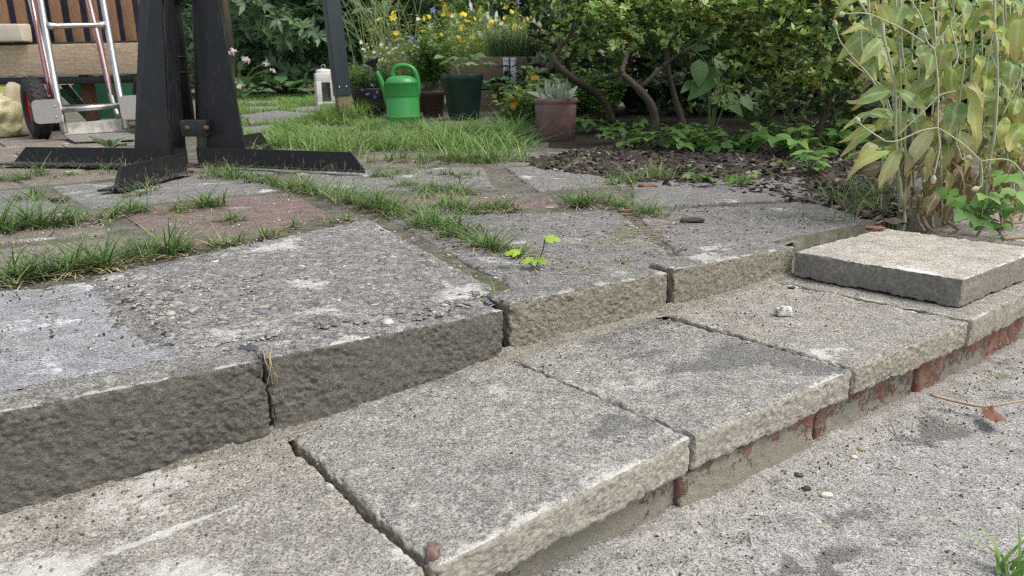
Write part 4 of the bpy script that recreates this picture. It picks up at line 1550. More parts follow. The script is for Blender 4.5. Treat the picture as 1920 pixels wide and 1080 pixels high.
for (x, y) in [(434, 97), (440, 94), (459, 108), (463, 112), (500, 117), (511, 131), (439, 153), (447, 160), (452, 158), (425, 170), (430, 148)]:
    c = at(x, y, 8.5 + r.uniform(-.1, .1))
    ms.put(*tube(curve([(pk.location[0], 8.6, gz), (c + np.array(pk.location)) / 2 + [0, 0, .1], c], 8), .005, 5))
    D_ = unit(9, r) * [1, 1, .6] + [0, -.3, -.4]
    V, F, idx, tv = leaf_batch(np.repeat(c[None], 9, 0), D_, unit(9, r), .048, .03, 2, .3, .2)
    mb.put(V, F, tint=r.uniform(0, 1, 9)[idx], tt=tv)
add('blossom', mb, F_PINK, pk)
add('stem', ms, STEM_G, pk)

# tall trees and hedge far behind, so that no bare horizon shows
tl = ['broad tree far behind the bench', 'tall leafy tree behind the rhododendrons', 'pale leafy tree behind the yellow flowers', 'tree behind the left end of the azalea', 'dark tree behind the azalea bushes', 'tall tree behind the yellowing plant', 'tree at the far right beyond the garden', 'tree at the far left beyond the garden']
for k, (X, Y, rx, h) in enumerate([(-7.5, 17, 2.6, 5.0), (-3.6, 17.5, 2.4, 4.6), (0.2, 15.5, 2.2, 3.6), (3.4, 13.5, 2.0, 4.2), (5.2, 9.5, 1.7, 3.6), (6.6, 6.4, 1.6, 3.2), (9.5, 10, 2.3, 4.5), (-11.5, 13, 2.4, 4.6)]):
    bush('tree', (X, Y, gz), rx, 1.5, h, 46, 5, .25, .115, L_BRIGHT if k == 2 else L_MID if k in (0, 3) else L_RHODO, 300 + k, tl[k], 'tree', 'trees around the garden', per=6, low=.15, trunk_r=.09, padr=.5, up=.3)

# ------------------------------------------------------------------ raised bed with thyme and flowers
YBD = 5.85
bed = empty('raised_bed', at(930, 190, YBD) * [1, 1, 0] + [0, 0, gz], 'raised bed of old brown boards with a galvanised corner bracket', 'raised bed')
bx0, bx1 = at(835, 108, YBD), at(1030, 104, YBD)
zt = bx0[2] + .0
for k in range(2):
    mb = MB()
    z = zt - .115 - k * .235
    bar_mb(mb, [bx0[0], YBD, z], [bx1[0], YBD, z], .03, .225, r=.004)
    add('board', mb, W_BED, bed)
    mb = MB()
    bar_mb(mb, [bx1[0] - .015, YBD + .02, z], [bx1[0] - .015, YBD + .9, z], .03, .225, r=.004)
    add('board', mb, W_BED, bed)
mb = MB()
box_mb(mb, ((bx0[0] + bx1[0]) / 2, YBD + .46, (zt - .05 + gz) / 2), (bx1[0] - bx0[0] - .06, .85, zt - .06 - gz), None, .005)
add('soil', mb, EARTH, bed)
bk = empty('bracket', at(956, 150, YBD - .02))
bk.parent = bed
bk.location = WP[bk] - WP[bed]
for x in (949, 963):
    mb = MB()
    a, b = at(x, 108, YBD - .022), at(x, 178, YBD - .022)
    kx_ = pxm(a)
    box_mb(mb, (a + b) / 2, (11.5 / kx_, .012, a[2] - b[2]), None, .003)
    for j in range(7):
        box_mb(mb, a + (b - a) * (j + .5) / 7 - [0, .007, 0], (8 / kx_, .008, .010), None, .002)
    add('ribbed_plate', mb, GALV, bk)
    mb = MB()
    box_mb(mb, b + [(-.018 if x < 955 else .018), -.004, .005], (.028, .02, .022), None, .004)
    add('foot', mb, GALV, bk)
mb = MB()
box_mb(mb, at(956, 184, YBD - .02), (12 / kx_, .01, .08), None, .003)
add('ribbed_plate', mb, GALV, bk)


def uprights(base, n, rx, ry, h, mat, seed, L=.02, Wd=.004, per=26, stem=STEM_G, splay=.35, name='foliage', parent=None, t0=.15, stem_r=.0015):
    """many thin upright stems set with small leaves; returns stem tips"""
    r = np.random.default_rng(seed)
    mb, ms, tips = MB(), MB(), []
    for k in range(n):
        a, q = r.uniform(0, 6.283), math.sqrt(r.uniform(0, 1))
        b = np.asarray(base) + [rx * q * math.cos(a), ry * q * math.sin(a), 0]
        hh = h * r.uniform(.6, 1.1)
        t = b + np.array([math.cos(a) * q * splay * hh + r.normal(0, .08) * hh, math.sin(a) * q * splay * hh + r.normal(0, .08) * hh, hh])
        cvv = curve([b, b * .5 + t * .5 + [r.normal(0, .03) * hh, 0, .04 * hh], t], 9)
        ms.put(*tube(cvv, np.linspace(stem_r, stem_r * .5, 9), 3, False))
        u_ = r.uniform(t0, 1, per)
        P_ = np.stack([np.interp(u_, np.linspace(0, 1, 9), cvv[:, j]) for j in range(3)], -1)
        aa = r.uniform(0, 6.283, per)
        D_ = np.stack([np.cos(aa), np.sin(aa), r.uniform(.1, 1.0, per)], -1)
        V, F, idx, tv = leaf_batch(P_, D_, unit(per, r) * .3 + [0, 0, 1.0], L * r.uniform(.5, 1.2, per), Wd, 2, .3, .2)
        mb.put(V, F, tint=np.clip(r.uniform(0, 1) * .6 + .4 * r.uniform(0, 1, per), 0, 1)[idx], tt=tv)
        tips.append(t)
    add(name, mb, mat, parent)
    add('stems', ms, stem, parent)
    return np.array(tips)


def flowers(pts, mat, parent, seed, R=.02, n=5, name='flower', cup=.5, face=(0, -.6, .5)):
    """flower heads: each its own part when large enough to tell apart, tiny ones joined"""
    r = np.random.default_rng(seed)
    shared = []
    for k in range(4):
        a = np.arange(n) * 6.283 / n + r.uniform(0, 1)
        D_ = np.stack([np.cos(a), np.sin(a), np.full(n, cup)], -1)
        V, F, idx, tv = leaf_batch(np.zeros((n, 3)), D_, np.tile([0, 0, 1.0], (n, 1)), R * r.uniform(.8, 1.2, n), R * .9, 2, .3, .1, .7)
        shared.append((V, F, r.uniform(0, 1, n)[idx], tv))
    small = R < .0135
    mes = []
    if not small:
        for V, F, ti, tv in shared:
            me = mesh(name, V, F, dict(tint=ti, tt=tv))
            me.materials.append(mat)
            mes.append(me)
    mb = MB()
    for p in pts:
        ax = Vector(nrm(np.asarray(face) + r.normal(0, .4, 3)))
        M = Matrix.Translation(Vector(p)) @ ax.to_track_quat('Z', 'Y').to_matrix().to_4x4() @ Matrix.Scale(r.uniform(.8, 1.2), 4)
        k = int(r.integers(4))
        if small:
            V, F, ti, tv = shared[k]
            Mn = np.array(M)
            mb.put(V @ Mn[:3, :3].T + Mn[:3, 3], F, tint=ti, tt=tv)
        else:
            inst(name, mes[k], M, parent)
    if small:
        add(name + 's', mb, mat, parent, kind='stuff')


def plantroot(name, x, y, Y, label, cat='plant', group=None, z=None):
    p = at(x, y, Y)
    return empty(name, (p[0], Y, gz if z is None else z), label, cat, group), p


t, p = plantroot('thyme', 965, 105, YBD + .15, 'dense grey green thyme cushion growing in the raised bed', z=zt - .03)
uprights((p[0], YBD + .17, zt - .03), 420, .19, .11, .25, L_THYME, 61, .022, .005, 20, splay=.25, parent=t)
t, p = plantroot('thyme', 1015, 105, YBD + .2, 'lower thyme clump at the right end of the raised bed', z=zt - .03)
uprights((p[0], YBD + .2, zt - .03), 130, .10, .10, .16, L_THYME, 62, .02, .005, 24, splay=.4, parent=t)
# airy yellow flowering plants behind
yl = ['airy yellow flowered plant above the thyme', 'yellow flowered plant behind the green pot', 'loose pale flowering plant behind the watering can', 'yellow flowered plant beside the azalea trunk', 'tall yellow flowered plant at the top right of the raised bed']
for k, (x, Y, n, h, rx) in enumerate([(940, 6.7, 150, .66, .30), (870, 6.6, 150, .58, .28), (800, 6.9, 110, .60, .28), (1010, 6.6, 120, .55, .22), (985, 7.4, 130, .85, .35)]):
    t, p = plantroot('flowering_plant', x, 170, Y, yl[k], 'flower', 'yellow flowering plants behind the pots')
    tips = uprights((p[0], Y, gz + .1), n, rx, .25, h, L_FEATH if k in (1, 2) else L_BRIGHT, 70 + k, .045, .013, 22, splay=.5, parent=t, t0=.1)
    r = np.random.default_rng(80 + k)
    sel = tips[r.permutation(len(tips))[:int(len(tips) * [.16, .10, .05, .13, .16][k])]] + [0, -.04, 0]
    flowers(sel, F_YEL, t, 90 + k, .026, 6)
    flowers(tips[r.permutation(len(tips))[:8]] + [0, -.03, 0], F_VIO if k in (0, 4) else F_WHITE, t, 95 + k, .022, 5, 'small_flower')
# tall wispy stems above the can
t, p = plantroot('tall_grass', 735, 170, 7.2, 'tall wispy pale stems rising behind the watering can', 'grass')
r = np.random.default_rng(55)
mb = MB()
for k in range(46):
    b = np.array([p[0] + r.normal(0, .12), 7.2 + r.normal(0, .1), gz])
    hh = r.uniform(.8, 1.5)
    s_ = r.normal(-.18, .3)
    mb.put(*tube(curve([b, b + [s_ * .25, 0, hh * .55], b + [s_ * 1.0, r.normal(0, .1), hh]], 10), np.linspace(.0042, .0016, 10), 4, False), tint=r.uniform(.3, 1))
add('stalks', mb, L_FEATH, t)
flowers([at(x, y, 7.1) for x, y in ((738, 24), (742, 63), (835, 15), (745, 75))], F_YEL, t, 3, .035, 6)


# ------------------------------------------------------------------ pots
def pot(parent, base, prof, mat, soil_z=None, n=40, name='pot'):
    V, F = lathe(prof, n)
    add(name, MB().put(V + np.asarray(base), F), mat, parent)
    if soil_z:
        rs = np.interp(soil_z, [p[1] for p in prof[:4]], [p[0] for p in prof[:4]]) * .97
        V, F = lathe([(rs, 0), (rs * .6, .008), (0, .01)], 24)
        V[:, 2] += fbm(V + base, 60, 3, 2) * .005
        add('soil', MB().put(V + np.asarray(base) + [0, 0, soil_z], F), EARTH, parent)


# green pot
gpB = gp(870, 223, .06)
kx = pxm(gpB)
R1, Rb, hh = 38.5 / kx, 27 / kx, 80 / kx
t = empty('green_pot', gpB, 'large dark green plastic plant pot between the watering can and the bracket', 'plant pot')
pot(t, gpB, [(0, .0), (Rb, 0.002), (Rb * 1.05, .012), (R1 * .97, hh * .86), (R1 * .985, hh * .90), (R1 * 1.0, hh * .99), (R1 * .985, hh), (R1 * .94, hh * .995), (R1 * .92, hh * .88)], DKGREEN)
V, F = lathe([(R1 * .92, 0), (R1 * .5, .006), (0, .01)], 24)
add('soil', MB().put(V + gpB + [0, 0, hh * .9], F), EARTH, t)
r = np.random.default_rng(12)


def strawberry(parent, c, n, seed, mat, hgt=.14, L=.055, spread=.16):
    """stems carrying three leaflets each; every leaflet cluster a part"""
    r = np.random.default_rng(seed)
    ms = MB()
    for k in range(n):
        a = r.uniform(0, 6.283)
        e = np.asarray(c) + [math.cos(a) * spread * r.uniform(.3, 1.1), math.sin(a) * spread * r.uniform(.3, 1.0), hgt * r.uniform(.5, 1.15)]
        ms.put(*tube(curve([c, (np.asarray(c) + e) / 2 + [0, 0, .03], e], 7), .0018, 4, False))
        az = math.atan2(e[1] - c[1], e[0] - c[0])
        aa = az + np.array([-1.2, 0, 1.2])
        D_ = np.stack([np.cos(aa), np.sin(aa), np.full(3, -.05)], -1)
        V, F, idx, tv = leaf_batch(np.repeat(e[None], 3, 0), D_, np.array([[0, -.25, 1.0]] * 3) + r.normal(0, .2, (3, 3)), L * r.uniform(.8, 1.25), L * .72, 4, .2, .18, .75)
        add('leaf', MB().put(V, F, tint=np.full(len(V), r.uniform(0, 1)), tt=tv), mat, parent)
    add('stems', ms, STEM_G, parent)


strawberry(t, gpB + [0, -.02, hh * .9], 12, 12, L_MID, .15, .06, .15)
# brown pot with a leafy plant in an inner pot
bpB = gp(812, 221, .06)
bpB = at(812, 214, 5.25) * [1, 1, 0] + [0, 0, .06]
kx = pxm(bpB)
t = empty('brown_pot', bpB, 'brown pot with an orange rim and a bushy leafy plant, right of the watering can', 'plant pot')
R1 = 25 / kx
hh = (at(812, 171, 5.25)[2] - .06)
pot(t, bpB, [(0, 0), (R1 * .75, .002), (R1 * .93, hh * .84), (R1 * 1.0, hh * .85), (R1 * 1.02, hh * .97), (R1 * .98, hh), (R1 * .9, hh * .95)], BROWNPL)
add('rim', MB().put(*lathe([(R1 * .97, hh * .955), (R1 * 1.035, hh * .958), (R1 * 1.03, hh * 1.005), (R1 * .95, hh * 1.0)], 36, bpB)), TERRA, t)
add('inner_pot', MB().put(*lathe([(R1 * .78, hh * .9), (R1 * .84, hh * 1.12), (R1 * .80, hh * 1.12), (0, hh * 1.08)], 30, bpB)), DARKPOT, t)
uprights(bpB + [0, 0, hh * 1.08], 46, .07, .07, .36, L_MID, 21, .06, .024, 26, splay=.6, parent=t)
# dark pot with violets
dpB = at(694, 212, 5.35) * [1, 1, 0] + [0, 0, .06]
kx = pxm(dpB)
t = empty('dark_pot', dpB, 'dark round pot overflowing with violets, left of the watering can', 'plant pot')
R1 = 34 / kx
hh = at(694, 165, 5.35)[2] - .06
pot(t, dpB, [(0, 0), (R1 * .72, .002), (R1 * .98, hh * .95), (R1 * 1.0, hh), (R1 * .93, hh), (R1 * .9, hh * .9)], DARKPOT)
add('soil', MB().put(*lathe([(R1 * .9, hh * .9), (0, hh * .93)], 24, dpB)), EARTH, t)
tips = uprights(dpB + [0, 0, hh * .9], 110, .10, .09, .17, L_MID, 22, .03, .009, 20, splay=.7, parent=t)
r = np.random.default_rng(8)
flowers(tips[:9], F_VIO, t, 4, .014, 5)
flowers([at(x, y, 5.2) for x, y in ((708, 173), (703, 181), (680, 168), (697, 160), (690, 177))], F_VIO, t, 5, .016, 5)
# pale yellow-green herb with white and blue flowers
hB = at(755, 175, 5.75) * [1, 1, 0] + [0, 0, gz]
t = empty('snapdragon', hB, 'pale yellow green bedding plant with white and blue flowers behind the watering can', 'plant')
tips = uprights(hB + [0, 0, .18], 130, .15, .11, .30, L_FEATH, 23, .022, .007, 34, splay=.5, parent=t)
flowers(tips[:60], F_WHITE, t, 6, .011, 5, 'white_flower')
flowers(tips[60:76] + [0, 0, .03], F_VIO, t, 7, .014, 5, 'blue_flower')
add('planter', MB().put(*lathe([(0, 0), (.14, .002), (.17, .2), (.15, .2), (0, .19)], 30, hB)), DARKPOT, t)
# clay pot with lamb's ears
cB = gp(1042, 262, .058)
kx = pxm(cB)
t = empty('clay_pot', cB, 'weathered pinkish clay pot planted with silver felted leaves', 'plant pot')
R1 = 40 / kx
hh = at(1042, 185, cB[1])[2] - cB[2] + .002
pot(t, cB, [(0, -.03), (R1 * .88, -.03), (R1 * .965, hh * .86), (R1 * .97, hh * .88), (R1 * 1.01, hh * .89), (R1 * 1.02, hh * .98), (R1 * 1.0, hh), (R1 * .93, hh), (R1 * .91, hh * .9)], CLAY)
add('soil', MB().put(*lathe([(R1 * .92, hh * .9), (0, hh * .94)], 24, cB)), EARTH, t)
r = np.random.default_rng(77)
for k in range(30):
    a = r.uniform(0, 6.283)
    q = r.uniform(.15, 1.0)
    b = cB + [math.cos(a) * q * R1 * .75, math.sin(a) * q * R1 * .75, hh * .92]
    D_ = np.array([[math.cos(a) * q * 1.0 + r.normal(0, .2), math.sin(a) * q * .9 + r.normal(0, .2), r.uniform(.55, 1.3)]])
    V, F, idx, tv = leaf_batch(b[None], D_, np.array([[math.cos(a), math.sin(a), 1.0]]), r.uniform(.065, .10), .028, 5, r.uniform(.2, .6), .2, .8)
    add('leaf', MB().put(V, F, tint=np.full(len(V), r.uniform(0, 1)), tt=tv), L_SILVER, t)
# nasturtium style plant with orange flowers
t, p = plantroot('marigold', 1000, 232, 4.3, 'yellow green leafy plant with orange flowers left of the clay pot', 'plant')
tips = uprights((p[0], 4.3, gz), 70, .14, .15, .19, L_BRIGHT, 24, .055, .03, 16, splay=.5, parent=t)
flowers([at(1002, 147, 4.15), at(963, 197, 4.15), at(1006, 150, 4.15), at(968, 193, 4.2)], F_ORG, t, 8, .022, 7)
t, p = plantroot('ivy', 935, 222, 5.2, 'ivy like climber with rounded leaves in front of the bracket', 'plant')
strawberry(t, np.array([p[0], 5.2, gz + .05]), 26, 13, L_DARKB, .17, .05, .14)
t, p = plantroot('marigold', 1085, 190, 4.6, 'bright leafy plant filling the gap behind the clay pot', 'plant')
uprights((p[0], 4.6, gz), 90, .22, .2, .28, L_MID, 25, .06, .03, 16, splay=.4, parent=t)

# ------------------------------------------------------------------ azaleas
az = empty('azalea_bush', gp(1225, 258, .055), 'old azalea bush with crooked bare trunks and tiered green foliage', 'azalea', 'azaleas at the right of the patio')


def limb(parent, pts, r0_, r1_, name='trunk', jit=.004):
    c = curve([at(x, y, Y) for x, y, Y in pts], 22)
    c = c + np.column_stack([fbm(c + 3, 18, 2, 4), fbm(c + 9, 18, 2, 6), 0 * c[:, 0]]) * jit
    rad = np.linspace(r0_, r1_, 22) * (1 + .12 * fbm(c, 40, 2, 7))
    return add(name, MB().put(*tube(c, rad, 9)), BARK2, parent)


YA = 3.35
limb(az, [(1214, 262, YA), (1228, 232, YA), (1220, 196, YA), (1192, 162, YA), (1165, 138, YA)], .021, .014)
limb(az, [(1165, 138, YA), (1172, 108, YA + .05), (1184, 80, YA + .12), (1190, 30, YA + .2)], .0115, .008, 'branch')
limb(az, [(1168, 140, YA), (1145, 143, YA + .1), (1125, 150, YA + .2), (1108, 130, YA + .3)], .010, .006, 'branch')
limb(az, [(1150, 230, YA + .35), (1125, 182, YA + .3), (1072, 146, YA + .15), (1043, 121, YA + .1), (1036, 102, YA + .1)], .020, .0145)
limb(az, [(1036, 104, YA + .1), (1049, 90, YA + .1), (1043, 58, YA + .15), (1050, 16, YA + .2), (1049, -40, YA + .25)], .0125, .009, 'branch')
limb(az, [(1048, 90, YA + .1), (1068, 70, YA + .08), (1077, 40, YA + .05), (1080, -5, YA + .1)], .0095, .0065, 'branch')
limb(az, [(1285, 250, YA + .3), (1265, 180, YA + .4), (1250, 110, YA + .45), (1270, 30, YA + .5)], .017, .010)
limb(az, [(1200, 165, YA + .05), (1260, 110, YA + .1), (1330, 70, YA + .2), (1380, 30, YA + .3)], .011, .006, 'branch')


def lift(pads, k=1.1, dz=.012):
    return [(x, y - .02, z + dz, rx * k, ry * k, rz * k) for x, y, z, rx, ry, rz in pads]


def padpx(x, y, rx, ry, Y, dr=.8):
    c = at(x, y, Y)
    k = pxm(c)
    return (c[0], c[1], c[2], rx / k, rx / k * dr, ry / k)


padsL = [padpx(*a) for a in [(1238, 72, 48, 15, 3.0), (1170, 92, 30, 11, 3.02), (1120, 40, 55, 22, 3.2), (1215, 25, 60, 20, 3.1), (1290, 40, 50, 20, 3.05), (1150, 62, 40, 16, 3.15), (1090, 20, 50, 24, 3.3), (1280, 10, 70, 22, 2.95), (1265, 88, 26, 9, 2.98), (1200, 100, 22, 8, 3.05), (1330, 60, 40, 18, 3.1), (1060, 60, 28, 18, 3.5), (1100, 95, 30, 16, 3.6), (1140, 120, 30, 12, 3.7)]]
padsR = [padpx(*a) for a in [(1350, 20, 60, 22, 2.9), (1430, 35, 65, 20, 2.8), (1530, 25, 70, 24, 2.75), (1478, 68, 60, 16, 2.72), (1560, 80, 55, 18, 2.75), (1395, 62, 45, 14, 2.85), (1375, 118, 36, 13, 2.85), (1410, 145, 42, 14, 2.85), (1372, 165, 32, 11, 2.86), (1480, 110, 52, 15, 2.85), (1560, 128, 55, 16, 2.85), (1500, 152, 45, 12, 2.95),
                                     (1620, 60, 60, 26, 2.7), (1640, 130, 60, 22, 2.8), (1360, 195, 20, 9, 2.87), (1560, 165, 50, 12, 3.05), (1410, 95, 40, 14, 2.9), (1720, 40, 90, 40, 2.9), (1740, 150, 90, 40, 3.0), (1850, 80, 90, 50, 2.95), (1460, 5, 70, 24, 2.75)]]
r = np.random.default_rng(3)
backL, backR = [], []
for k in range(70):
    x, y, Y = r.uniform(1060, 1420), r.uniform(-140, 110), r.uniform(3.3, 4.4)
    backL.append(padpx(x, y, r.uniform(50, 90), r.uniform(25, 40), Y))
for k in range(110):
    x, y, Y = r.uniform(1330, 2000), r.uniform(-160, 190), r.uniform(3.0, 4.4)
    if y > 130 and x < 1400:
        continue
    backR.append(padpx(x, y, r.uniform(50, 90), r.uniform(25, 40), Y))
for k in range(30):      # the unseen top of the bushes shades what is below
    backL.append(padpx(r.uniform(1080, 1400), r.uniform(-330, -60), 100, 45, r.uniform(3.5, 4.3)))
    backR.append(padpx(r.uniform(1380, 2000), r.uniform(-330, -60), 100, 45, r.uniform(3.4, 4.3)))
for k in range(48):      # dim foliage hanging low in the shade
    backR.append(padpx(r.uniform(1390, 1680), r.uniform(160, 238), r.uniform(30, 55), r.uniform(12, 22), r.uniform(3.0, 3.5)))
for k in range(12):
    backL.append(padpx(r.uniform(1070, 1330), r.uniform(100, 200), r.uniform(30, 55), r.uniform(12, 22), r.uniform(3.7, 4.3)))
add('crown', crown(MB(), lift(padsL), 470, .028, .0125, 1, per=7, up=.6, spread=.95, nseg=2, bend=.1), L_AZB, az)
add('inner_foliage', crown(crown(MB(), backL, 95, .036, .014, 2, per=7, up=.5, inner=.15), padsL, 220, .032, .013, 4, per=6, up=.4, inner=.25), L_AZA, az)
add('faded_flowers', crown(MB(), padsL, 110, .022, .005, 5, per=8, up=.7, spread=.5, inner=.05), L_AZD, az, kind='stuff')
az2 = empty('azalea_bush', gp(1535, 262, .045), 'broad azalea bush with faded yellow flowers behind the mulch, next to the yellowing plant', 'azalea', 'azaleas at the right of the patio')
limb(az2, [(1530, 262, 3.1), (1545, 215, 3.1), (1560, 160, 3.1), (1550, 90, 3.15)], .017, .010)
limb(az2, [(1545, 222, 3.1), (1590, 190, 3.15), (1640, 150, 3.2)], .011, .007, 'branch')
limb(az2, [(1420, 262, 3.5), (1440, 190, 3.5), (1480, 120, 3.5), (1500, 40, 3.5)], .016, .010)
limb(az2, [(1440, 195, 3.5), (1400, 150, 3.3), (1380, 120, 3.1)], .009, .005, 'branch')
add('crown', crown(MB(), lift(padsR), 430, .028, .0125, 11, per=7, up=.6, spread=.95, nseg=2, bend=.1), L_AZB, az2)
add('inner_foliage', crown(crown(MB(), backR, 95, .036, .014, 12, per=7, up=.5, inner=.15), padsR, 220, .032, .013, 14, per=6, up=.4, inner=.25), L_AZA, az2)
add('faded_flowers', crown(MB(), padsR, 230, .022, .005, 15, per=8, up=.7, spread=.5, inner=.05), L_AZD, az2, kind='stuff')
# evergreen shrubs closing the hollow; their dark leaf colour stands in for shade
for k, (x, Y, rx, h, lab) in enumerate([(1190, 5.3, .9, 1.5, 'evergreen shrub in shade-toned leaf colour behind the azalea trunks'), (1420, 5.2, 1.0, 1.6, 'evergreen shrub in shade-toned leaf colour behind the broad azalea'), (1750, 4.9, 1.1, 1.8, 'evergreen shrub in shade-toned leaf colour behind the yellowing plant')]):
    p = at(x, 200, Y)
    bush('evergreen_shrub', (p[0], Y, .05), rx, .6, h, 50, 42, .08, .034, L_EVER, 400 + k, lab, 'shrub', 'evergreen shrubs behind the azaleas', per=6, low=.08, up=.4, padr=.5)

# large shade leaves hanging inside the azalea
t, p = plantroot('broad_leaf_plant', 1330, 262, 3.15, 'big soft green leaves growing through the azalea hollow', 'plant')
ms = MB()
for (x0, y0, x1, y1, w) in [(1298, 92, 1330, 88, 16), (1310, 112, 1312, 160, 34), (1345, 128, 1292, 185, 38), (1352, 170, 1395, 215, 30), (1335, 110, 1370, 130, 22), (1300, 150, 1278, 172, 16), (1350, 100, 1352, 140, 24), (1390, 180, 1412, 205, 22)]:
    a, b = at(x0, y0, 3.0), at(x1, y1, 2.94)
    V, F, idx, tv = leaf_batch(a[None], (b - a)[None], np.array([[.1, -1, .5]]), np.linalg.norm(b - a), w / pxm(a), 5, .12, .12, .7)
    add('leaf', MB().put(V, F, tint=np.full(len(V), rnd.random()), tt=tv), L_DARKB, t)
    ms.put(*tube(curve([(p[0], 3.15, .05), (a + p) / 2 + [.03, .05, .1], a], 8), .003, 4))
add('stems', ms, STEM_G, t)

# ------------------------------------------------------------------ ground cover plants along the bed
GE = [(1105, 252, 1.0), (1048, 246, .7), (1171, 275, .9), (1215, 284, .9), (1250, 284, 1.0), (1290, 276, 1.0), (1328, 284, 1.0), (1352, 290, .8), (1390, 290, .7), (1432, 262, 1.0), (1448, 290, 1.1), (1480, 276, 1.1), (1510, 300, 1.0), (1515, 326, .8), (1556, 284, 1.0), (1600, 290, 1.0), (1180, 248, .9), (1400, 272, .8), (1140, 262, .7),
      (1560, 262, 1.1), (1320, 262, .9), (1270, 258, .7), (970, 240, .8), (1010, 262, .6), (930, 232, .7), (890, 236, .6), (1303, 346, .45), (1390, 350, .45), (1500, 268, 1.0), (1620, 318, .8)]
gn = ['at the foot of the clay pot', 'left of the clay pot, half hidden', 'in front of the azalea trunk', 'right of the crooked azalea trunk', 'in the middle of the green row', 'below the big shade leaves', 'right of the big shade leaves', 'at the right end of the dense row', 'alone between the two groups',
      'deep in the azalea shade', 'in front of the dark hollow', 'beside the right azalea stem', 'nearest the mulch on the right', 'lowest on the right, out in the mulch', 'right of the azalea stem', 'left of the yellowing plant', 'just behind the crooked azalea trunk', 'in the shade at the middle', 'between clay pot and azalea trunk',
      'behind the right azalea stem', 'in the shade below the large leaves', 'small, behind the row', 'under the bracket', 'in front of the clay pot', 'between bracket and green pot', 'right below the green pot', 'tiny seedling in the mulch edge', 'tiny seedling by the dark paver', 'in the shade right of centre', 'beside the foot of the yellowing plant']
r = np.random.default_rng(91)
leafmeshes = []
for k in range(6):
    # one compound leaf: three toothed leaflets
    mb = MB()
    for a in (-1.15, 0, 1.15):
        a += r.normal(0, .12)
        nseg = 6
        V, F, idx, tv = leaf_batch(np.array([[.012 * math.cos(a), .012 * math.sin(a), 0]]), np.array([[math.cos(a), math.sin(a), .1]]), np.array([[0, 0, 1.0]]), .05 * r.uniform(.85, 1.15), .034, nseg, .25, .14, .72)
        for j in range(1, nseg):
            for s in (0, 2):
                V[j * 3 + s] += (V[j * 3 + s] - V[j * 3 + 1]) * (.16 if j % 2 else -.10)
        mb.put(V, F, tint=np.full(len(V), (k + .5) / 6), tt=tv)
    V, F, A = mb.data()
    me = mesh('leaf', V, F, A)
    me.materials.append(L_ELDER)
    leafmeshes.append(me)
r_ = np.random.default_rng(7)
for k in range(0):
    GE.append((r_.uniform(1090, 1660), r_.uniform(245, 275), r_.uniform(.6, 1.1)))
    gn.append('in the dim strip under the azaleas')
for k, (x, y, s) in enumerate(GE):
    z0 = .05 if x < 1300 else .038
    b = on_z(x, y, z0)
    t = empty('ground_elder', b, 'fresh green ground cover plant ' + gn[k], 'plant', 'ground cover plants along the shrub bed')
    ms = MB()
    n = int(5 + 5 * s)
    for j in range(n):
        a = r.uniform(0, 6.283)
        q = r.uniform(.02, .085) * s
        e = b + [math.cos(a) * q, math.sin(a) * q, r.uniform(.03, .085) * s]
        ms.put(*tube(curve([b, (b + e) / 2 + [0, 0, .012], e], 5), .0013, 4, False))
        M = Matrix.Translation(Vector(e)) @ Matrix.Rotation(a + r.normal(0, .3), 4, 'Z') @ Matrix.Rotation(r.normal(.12, .22), 4, 'Y') @ Matrix.Rotation(r.normal(0, .25), 4, 'X') @ Matrix.Scale(s * r.uniform(.75, 1.1), 4)
        inst('leaf', leafmeshes[r.integers(6)], M, t)
    add('stems', ms, STEM_G, t)

# ------------------------------------------------------------------ lawn
lawn_poly = [W(1.0, 2.6), W(2.1, 2.0), W(4.2, 3.6), W(9, 8.5), W(4.5, 13), W(1.5, 9.5), W(.9, 5)]
r = np.random.default_rng(15)


def in_poly(P, poly):
    x, y = P[:, 0], P[:, 1]
    ins = np.zeros(len(P), bool)
    n = len(poly)
    for i in range(n):
        x0, y0 = poly[i][0], poly[i][1]
        x1, y1 = poly[(i + 1) % n][0], poly[(i + 1) % n][1]
        c = ((y0 > y) != (y1 > y))
        with np.errstate(divide='ignore', invalid='ignore'):
            ins ^= c & (x < (x1 - x0) * (y - y0) / (y1 - y0) + x0)
    return ins


def scatter(poly, n, r):
    pl = np.array([p[:2] for p in poly])
    lo, hi = pl.min(0), pl.max(0)
    out = np.zeros((0, 2))
    while len(out) < n:
        q = r.uniform(lo, hi, (n * 2, 2))
        out = np.concatenate([out, q[in_poly(q, pl)]])
    return out[:n]


stones = [np.array([on_z(x, y, .068)[:2] for x, y in poly]) for poly in [[(452, 216), (520, 207), (590, 212), (560, 224), (470, 232)], [(455, 240), (505, 234), (520, 242), (470, 250)], [(540, 203), (600, 198), (612, 207), (560, 209)], [(455, 190), (520, 188), (540, 192), (470, 196)], [(470, 200), (525, 199), (520, 205), (455, 208)], [(445, 262), (500, 252), (512, 262), (450, 275)]]]


def off_stones(P):
    k = np.ones(len(P), bool)
    for s in stones:
        k &= ~in_poly(P, s)
    return P[k]


pl = [on_z(425, 260, .06), on_z(425, 178, .06), on_z(600, 172, .06), on_z(700, 172, .06), on_z(660, 215, .06), on_z(560, 240, .06), on_z(470, 275, .06)]
P = off_stones(scatter(pl, 34000, r))
P = np.column_stack([P, np.full(len(P), .058)])
keep = fbm(P, 1.6, 3, 8) + .5 * (P[:, 1] > 6) > -.25
P = P[keep]
V, F, ti, tv = blades(P, r.uniform(.02, .055, len(P)), .7, .0055, 3, 3, .5)
add('lawn', MB().put(V, F, tint=.25 + .6 * ti, tt=tv), L_GRASS, kind='stuff')

